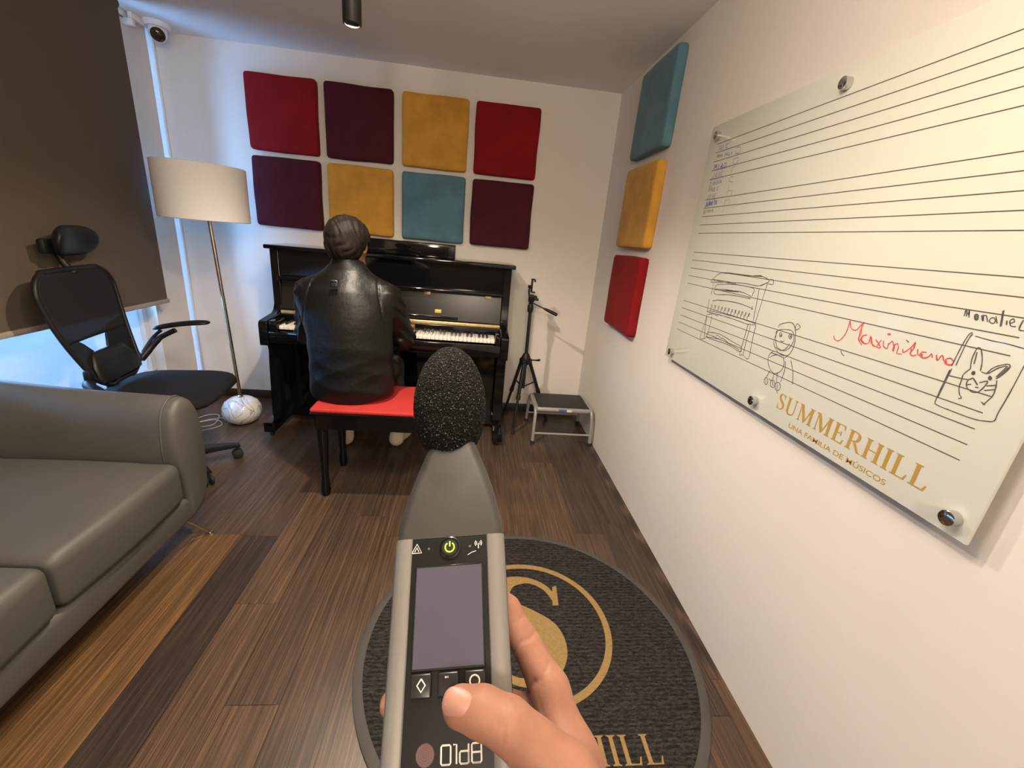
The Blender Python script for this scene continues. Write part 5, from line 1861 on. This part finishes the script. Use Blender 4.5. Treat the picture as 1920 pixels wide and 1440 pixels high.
# ------------------------------------------------------------------ the hand holding the meter (same local frame)
hd = thing('person', 'bare right hand holding the sound level meter, thumb on its middle button', 'person')
hd.matrix_world = MMAT


def hand_field(P):
    def chain(pts):
        ds = [seg_d(P, p[:3], q[:3], p[3], q[3]) for p, q in zip(pts, pts[1:])]
        return union(ds, 0.003)
    thumb = chain([(0.086, -0.170, -0.012, 0.0205), (0.064, -0.1270, 0.0045, 0.0165), (0.0345, -0.1015, 0.0150, 0.0128), (0.021, -0.0953, 0.0145, 0.0121), (0.0095, -0.0925, 0.0135, 0.0106)])
    index = chain([(0.061, -0.092, -0.043, 0.0125), (0.0480, -0.066, -0.0445, 0.0103), (0.0355, -0.0435, -0.0445, 0.0098), (0.016, -0.028, -0.0435, 0.0088), (-0.004, -0.024, -0.0425, 0.0078)])
    middle = chain([(0.050, -0.108, -0.056, 0.012), (0.012, -0.092, -0.0475, 0.0095), (-0.028, -0.089, -0.0430, 0.0085), (-0.0395, -0.092, -0.030, 0.0068), (-0.0385, -0.0925, -0.0185, 0.0056)])
    ring_ = chain([(0.044, -0.128, -0.057, 0.012), (0.006, -0.116, -0.0470, 0.0093), (-0.024, -0.113, -0.0435, 0.0085), (-0.031, -0.114, -0.0420, 0.0078)])
    pinky = chain([(0.038, -0.148, -0.056, 0.011), (0.008, -0.140, -0.0460, 0.0082), (-0.018, -0.138, -0.0420, 0.0074), (-0.026, -0.138, -0.0415, 0.0068)])
    palm = union([seg_d(P, (0.061, -0.092, -0.043), (0.0690, -0.128, -0.034), 0.0125, 0.0165), seg_d(P, (0.0690, -0.128, -0.034), (0.094, -0.21, -0.044), 0.0165, 0.026),
                  seg_d(P, (0.052, -0.108, -0.056), (0.085, -0.205, -0.050), 0.012, 0.024), seg_d(P, (0.044, -0.128, -0.057), (0.078, -0.20, -0.055), 0.012, 0.022), seg_d(P, (0.038, -0.148, -0.056), (0.07, -0.20, -0.055), 0.011, 0.020),
                  seg_d(P, (0.09, -0.205, -0.046), (0.145, -0.36, -0.075), 0.0275, 0.034)], 0.012)
    d = smin(palm, thumb, 0.010)
    d = smin(d, index, 0.006)
    # cut the web crease a little sharper and unite the other fingers
    for fgr in (middle, ring_, pinky):
        d = smin(d, fgr, 0.005)
    # skin folds: the index joints, the thumb joint and the web
    for pt, nrm, wd, dep, reach in (((0.0465, -0.0640, -0.040), (0.50, -0.86, 0.0), 0.0011, 0.0011, 0.020), ((0.0405, -0.0530, -0.040), (0.50, -0.86, 0.0), 0.0009, 0.0007, 0.020),
                                    ((0.0340, -0.0960, 0.0270), (0.93, -0.30, 0.0), 0.0010, 0.0009, 0.011), ((0.0305, -0.0950, 0.0270), (0.93, -0.30, 0.0), 0.0009, 0.0007, 0.010), ((0.0375, -0.0970, 0.0270), (0.95, -0.25, 0.0), 0.0009, 0.0006, 0.010),
                                    ((0.0560, -0.0850, -0.028), (0.75, -0.62, -0.2), 0.0012, 0.0011, 0.017), ((0.0520, -0.1000, -0.018), (0.85, 0.45, 0.2), 0.0011, 0.0008, 0.014)):
        q_ = P - np.array(pt)
        pl = (q_ @ np.array(nrm)) + 0.0012 * np.sin(q_[:, 2] * 500 + q_[:, 0] * 300)
        d = d + dep * np.exp(-(pl / wd) ** 2) * np.clip(1.4 - np.linalg.norm(q_, axis=1) / reach, 0, 1)
    # keep out of the meter's body
    q = np.abs(P - np.array([0, -0.1, -0.0157])) - np.array([0.0375, 0.106, 0.0176])
    box = np.linalg.norm(np.maximum(q, 0), axis=1) + np.minimum(q.max(1), 0)
    return np.maximum(d, -box)


me = field_mesh(hand_field, (-0.058, -0.30, -0.105), (0.16, -0.008, 0.034), 0.00115, 'bare_hand')
o = mesh_obj('bare_hand', me, SKIN, hd, True, angle=None)
sm = o.modifiers.new('smooth', 'SMOOTH')
sm.factor = 0.5
sm.iterations = 3
# thumb nail
nx = Vector((-0.925, 0.34, -0.10)).normalized()          # towards the tip
nz = Vector((-0.22, -0.10, 0.96))
nz = (nz - nx * nz.dot(nx)).normalized()
ny = nz.cross(nx)
NM = Matrix((nx, ny, nz)).transposed()
NAIL = mat('nail', (0.40, 0.205, 0.155), 0.42, var=0.05, scale=30)
rings = []
for r, z in ((0.15, 0.0012), (0.5, 0.0010), (0.8, 0.0005), (0.95, -0.0002), (1.0, -0.0010), (0.96, -0.0016)):
    ring = []
    for k in range(40):
        a = 2 * PI * k / 40
        c, s = math.cos(a), math.sin(a)
        e = 2.8
        rr = (abs(c) ** e + abs(s) ** e) ** (-1 / e)
        u, v = 0.0086 * r * rr * c, 0.0075 * r * rr * s
        w = z - v * v * 40 - max(0, u) ** 2 * 9
        p = NM @ Vector((u, v, w)) + Vector((0.0080, -0.0910, 0.0241))
        ring.append(p)
    rings.append(ring)
b = MB()
b.loft(rings)
b.build('thumb_nail', NAIL, hd, True, angle=None)

# ------------------------------------------------------------------ the pianist, seen from behind
t = thing('person', 'person in a black leather jacket seated on the bench playing the piano', 'person', (-0.58, 2.08, 0.48))
HC = np.array([-0.583, 2.150, 1.208])       # head centre
ha = math.radians(-14)                       # head turned a little to the right, chin down
RH = np.array(Matrix.Rotation(ha, 3, 'Z') @ Matrix.Rotation(math.radians(-10), 3, 'X'))


def hp(x, y, z):
    return tuple(HC + RH @ np.array([x, y, z]))


def hand_seg(P, w, s):
    """a playing hand at wrist point w (fingers forward along y, curved down); s = +1 right, -1 left"""
    ds = [seg_d(P, w, (w[0], w[1] + 0.075, w[2] + 0.004), 0.026, 0.021), seg_d(P, (w[0] - 0.018, w[1] + 0.05, w[2]), (w[0] + 0.018, w[1] + 0.05, w[2]), 0.018, 0.018)]
    for i, (ox, ln) in enumerate(((-0.031, 0.062), (-0.011, 0.074), (0.010, 0.078), (0.030, 0.068))):
        k = w[0] + ox * -s
        ds.append(seg_d(P, (k, w[1] + 0.075, w[2] + 0.006), (k * 1.0, w[1] + 0.075 + ln * 0.55, w[2] + 0.004), 0.0098, 0.0088))
        ds.append(seg_d(P, (k, w[1] + 0.075 + ln * 0.55, w[2] + 0.004), (k, w[1] + 0.075 + ln * 0.82, w[2] - 0.024), 0.0088, 0.0078))
    ds.append(seg_d(P, (w[0] - s * 0.022, w[1] + 0.02, w[2] - 0.004), (w[0] - s * 0.05, w[1] + 0.06, w[2] - 0.010), 0.012, 0.010))
    ds.append(seg_d(P, (w[0] - s * 0.05, w[1] + 0.06, w[2] - 0.010), (w[0] - s * 0.052, w[1] + 0.095, w[2] - 0.020), 0.010, 0.008))
    return union(ds, 0.007)


WRI, WLE = (-0.372, 2.500, 0.742), (-0.772, 2.500, 0.742)


def body_field(P):
    ds = []
    # skull, face and neck
    head = union([ell_d(P, hp(0, -0.012, 0.022), (0.075, 0.093, 0.082), RH), ell_d(P, hp(0, 0.036, -0.030), (0.058, 0.060, 0.078), RH), seg_d(P, hp(-0.028, 0.062, -0.082), hp(0.028, 0.062, -0.082), 0.022, 0.022)], 0.025)
    nose = seg_d(P, hp(0, 0.094, 0.005), hp(0, 0.112, -0.034), 0.008, 0.0125)
    brow = seg_d(P, hp(-0.036, 0.086, 0.016), hp(0.036, 0.086, 0.016), 0.009, 0.009)
    lips = seg_d(P, hp(-0.018, 0.096, -0.060), hp(0.018, 0.096, -0.060), 0.007, 0.007)
    head = union([head, nose, brow, lips], 0.008)
    for s in (-1, 1):
        eye = np.linalg.norm(P - np.array(hp(s * 0.032, 0.096, 0.0)), axis=1) - 0.012
        head = np.maximum(head, -eye)
        head = np.minimum(head, np.linalg.norm(P - np.array(hp(s * 0.032, 0.083, 0.0)), axis=1) - 0.0118)
        ear = union([ell_d(P, hp(s * 0.080, -0.004, -0.012), (0.010, 0.019, 0.031), RH)], 0.004)
        head = smin(head, ear, 0.006)
    neck = seg_d(P, (-0.583, 2.105, 1.02), hp(0, -0.018, -0.05), 0.056, 0.052)
    d = smin(head, neck, 0.02)
    # torso, arms and legs under the clothes
    tor = union([ell_d(P, (-0.575, 2.07, 0.61), (0.17, 0.125, 0.12)), ell_d(P, (-0.58, 2.06, 0.80), (0.165, 0.11, 0.2)), seg_d(P, (-0.74, 2.095, 0.975), (-0.42, 2.095, 0.975), 0.055, 0.055)], 0.06)
    d = smin(d, tor, 0.03)
    arms = []
    for s, w in ((1, WRI), (-1, WLE)):
        sh = (-0.58 + s * 0.178, 2.10, 0.975)
        el = (-0.58 + s * 0.222, 2.225, 0.765)
        arms += [seg_d(P, sh, el, 0.05, 0.042), seg_d(P, el, w, 0.042, 0.026)]
    d = smin(d, union(arms, 0.012), 0.02)
    d = smin(d, hand_seg(P, WRI, 1), 0.008)
    d = smin(d, hand_seg(P, WLE, -1), 0.008)
    for hip, knee, ank in (((-0.655, 2.12, 0.57), (-0.715, 2.50, 0.515), (-0.722, 2.485, 0.10)), ((-0.495, 2.12, 0.57), (-0.445, 2.50, 0.515), (-0.420, 2.495, 0.10))):
        d = smin(d, union([seg_d(P, hip, knee, 0.075, 0.052), seg_d(P, knee, ank, 0.05, 0.034)], 0.02), 0.02)
    return d


me = field_mesh(body_field, (-0.90, 1.90, 0.05), (-0.26, 2.68, 1.34), 0.0075, 'body')
o = mesh_obj('body', me, SKIN, t, angle=None)
sm = o.modifiers.new('smooth', 'SMOOTH')
sm.factor = 0.4
sm.iterations = 2


def wrinkle(P, amp, *waves):
    w = np.zeros(len(P))
    for (kx, ky, kz, ph) in waves:
        w += np.sin(P[:, 0] * kx + P[:, 1] * ky + P[:, 2] * kz + ph)
    return amp * w / len(waves)


def jacket_field(P):
    tor = union([ell_d(P, (-0.566, 2.075, 0.560), (0.205, 0.152, 0.230)), ell_d(P, (-0.568, 2.068, 0.740), (0.200, 0.146, 0.23)), ell_d(P, (-0.580, 2.078, 0.890), (0.214, 0.140, 0.17)),
                 seg_d(P, (-0.748, 2.105, 0.955), (-0.416, 2.105, 0.970), 0.070, 0.068)], 0.045)
    for s in (1, -1):
        tor = smin(tor, seg_d(P, (-0.582 + s * 0.055, 2.103, 1.050), (-0.582 + s * 0.165, 2.104, 0.985), 0.058, 0.062), 0.04)
    tor = smin(tor, seg_d(P, (-0.582, 2.098, 0.985), (-0.583, 2.116, 1.085), 0.115, 0.074), 0.06)
    col = seg_d(P, (-0.583, 2.108, 1.06), (-0.585, 2.120, 1.140), 0.077, 0.071)
    d = smin(tor, col, 0.010)
    sharp = lambda w: 1 - np.abs(w)          # creased folds
    fold = sharp(np.sin(P[:, 0] * 9 + P[:, 2] * 31 + 0.6 * np.sin(P[:, 0] * 17) + 0.3)) + sharp(np.sin(P[:, 0] * -16 + P[:, 2] * 22 + P[:, 1] * 8 + 1.7 + 0.8 * np.sin(P[:, 2] * 19)))
    low = np.clip((0.86 - P[:, 2]) / 0.3, 0.15, 1.0)
    d = d - 0.0036 * (fold - 1.0) * low
    arms = []
    for s, w in ((1, WRI), (-1, WLE)):
        sh = (-0.58 + s * 0.180, 2.105, 0.975)
        el = (-0.58 + s * 0.230, 2.215, 0.765)
        cuff = (w[0], w[1] - 0.03, w[2])
        arms.append(union([seg_d(P, sh, el, 0.069, 0.063), seg_d(P, el, cuff, 0.062, 0.042)], 0.03))
    a = np.minimum(arms[0], arms[1])
    a = a - 0.0080 * (sharp(np.sin(P[:, 0] * 18 + P[:, 1] * 26 + P[:, 2] * 60 + 0.5 + 0.9 * np.sin(P[:, 0] * 40))) + sharp(np.sin(P[:, 0] * -30 + P[:, 1] * 48 + P[:, 2] * 40 + 1.2)) - 1.0)
    d = smin(d, a, 0.013)
    # seams: armhole, yoke line
    for s in (1, -1):
        g = np.abs((P[:, 0] + 0.58) * s - 0.150 - (1.02 - P[:, 2]) * 0.22) 
        m = np.clip(1 - g / 0.006, 0, 1) * (P[:, 2] > 0.84) * (P[:, 1] < 2.12)
        d = d + 0.005 * m
    # open neck and hem
    d = np.maximum(d, -(np.maximum(seg_d(P, (-0.583, 2.115, 1.03), (-0.586, 2.150, 1.25), 0.066, 0.064), 1.075 - P[:, 2])))
    d = np.maximum(d, P[:, 2] - 1.142 - 0.25 * (2.10 - P[:, 1]))
    hem = 0.484 + 0.0 * P[:, 0] + np.clip((P[:, 0] + 0.50) * 0.32, 0, 0.09)
    d = np.maximum(d, hem - P[:, 2])
    # lap: leave the thighs clear of the jacket front
    return d


me = field_mesh(jacket_field, (-0.90, 1.88, 0.47), (-0.26, 2.50, 1.17), 0.005, 'leather_jacket')
jk = mesh_obj('leather_jacket', me, LEATHER, t, angle=None)
sm = jk.modifiers.new('smooth', 'SMOOTH')
sm.factor = 0.35
sm.iterations = 2
# hanger tab with a pale bar below the collar
b = MB()
b.box((-0.602, 1.955, 1.045), (0.034, 0.008, 0.028), 0.003, 2, Matrix.Rotation(math.radians(-22), 3, 'X'))
o = b.build('neck_tab', LEATHER, jk)
b = MB()
b.box((-0.601, 1.9525, 1.058), (0.026, 0.006, 0.005), 0.002, 2, Matrix.Rotation(math.radians(-22), 3, 'X'))
b.build('tab_bar', CHROME, jk)


def hair_field(P):
    d = union([ell_d(P, hp(0, -0.020, 0.026), (0.096, 0.110, 0.096), RH), ell_d(P, hp(0, -0.055, -0.030), (0.076, 0.062, 0.062), RH)], 0.03)
    d = d + wrinkle(P, 0.0022, (150, 60, 40, 0.2), (-110, 110, 60, 1.1), (90, -140, 50, 2.3)) - 0.0030 * np.abs(np.sin(P[:, 0] * 95 + P[:, 1] * 60 + 2.5 * np.sin(P[:, 2] * 38 + P[:, 0] * 30)))
    q = (P - HC) @ RH      # head frame
    face = np.maximum(0.030 - q[:, 1] + 0.9 * np.clip(q[:, 2] - 0.02, 0, 1), -(0.080 - q[:, 2]) * 0 + (q[:, 2] - 0.060))
    cutf = np.maximum(0.034 - q[:, 1], q[:, 2] - 0.062)     # in front of the temples, below the fringe
    d = np.maximum(d, -cutf)
    ears = np.maximum(np.maximum(-0.012 - q[:, 1], q[:, 2] - 0.012), 0.058 - np.abs(q[:, 0]))
    d = np.maximum(d, -ears)
    d = np.maximum(d, -0.082 - q[:, 2] + 0.1 * np.abs(q[:, 0]))
    return d


HAIR = mat('dark_brown_hair', (0.009, 0.005, 0.0035), 0.6, spec=0.22, var=0.6, scale=26, bmp=0.7, bscale=130, bdist=0.003, stretch=(2.5, 1.5, 0.35))
me = field_mesh(hair_field, (-0.72, 2.00, 1.08), (-0.45, 2.30, 1.36), 0.0035, 'hair')
mesh_obj('hair', me, HAIR, t, angle=None)


def trouser_field(P):
    ds = []
    for hip, knee, ank in (((-0.655, 2.10, 0.565), (-0.715, 2.50, 0.515), (-0.722, 2.485, 0.12)), ((-0.495, 2.10, 0.565), (-0.445, 2.50, 0.515), (-0.420, 2.495, 0.12))):
        ds.append(union([seg_d(P, hip, knee, 0.086, 0.062), seg_d(P, knee, ank, 0.062, 0.052)], 0.02))
    d = smin(ds[0], ds[1], 0.02)
    d = smin(d, ell_d(P, (-0.575, 2.06, 0.59), (0.175, 0.13, 0.12)), 0.03)
    d = d + wrinkle(P, 0.0025, (30, 40, 60, 0.2), (-45, 70, 30, 1.0))
    d = np.maximum(d, 0.100 - P[:, 2])
    d = np.maximum(d, -np.maximum(P[:, 2] - 0.486, P[:, 1] - 2.27))
    return d


me = field_mesh(trouser_field, (-0.86, 1.90, 0.08), (-0.30, 2.62, 0.74), 0.008, 'trousers')
mesh_obj('trousers', me, TROUSER, t, angle=None)
for p0, p1 in (((-0.722, 2.455, 0), (-0.775, 2.675, 0)), ((-0.420, 2.465, 0), (-0.368, 2.685, 0))):
    def shoe_field(P, p0=p0, p1=p1):
        up = union([seg_d(P, (p0[0], p0[1], 0.052), (p0[0], p0[1] + 0.02, 0.085), 0.040, 0.042), seg_d(P, (p0[0], p0[1], 0.045), (p1[0], p1[1], 0.036), 0.040, 0.036),
                    seg_d(P, (p0[0] * 0.5 + p1[0] * 0.5, p0[1] * 0.5 + p1[1] * 0.5, 0.045), (p1[0], p1[1], 0.036), 0.043, 0.038)], 0.02)
        return np.maximum(up, 0.0015 - P[:, 2])
    me = field_mesh(shoe_field, (min(p0[0], p1[0]) - 0.06, p0[1] - 0.06, -0.01), (max(p0[0], p1[0]) + 0.06, p1[1] + 0.06, 0.15), 0.006, 'shoe')
    mesh_obj('shoe', me, SHOE, t, angle=None)
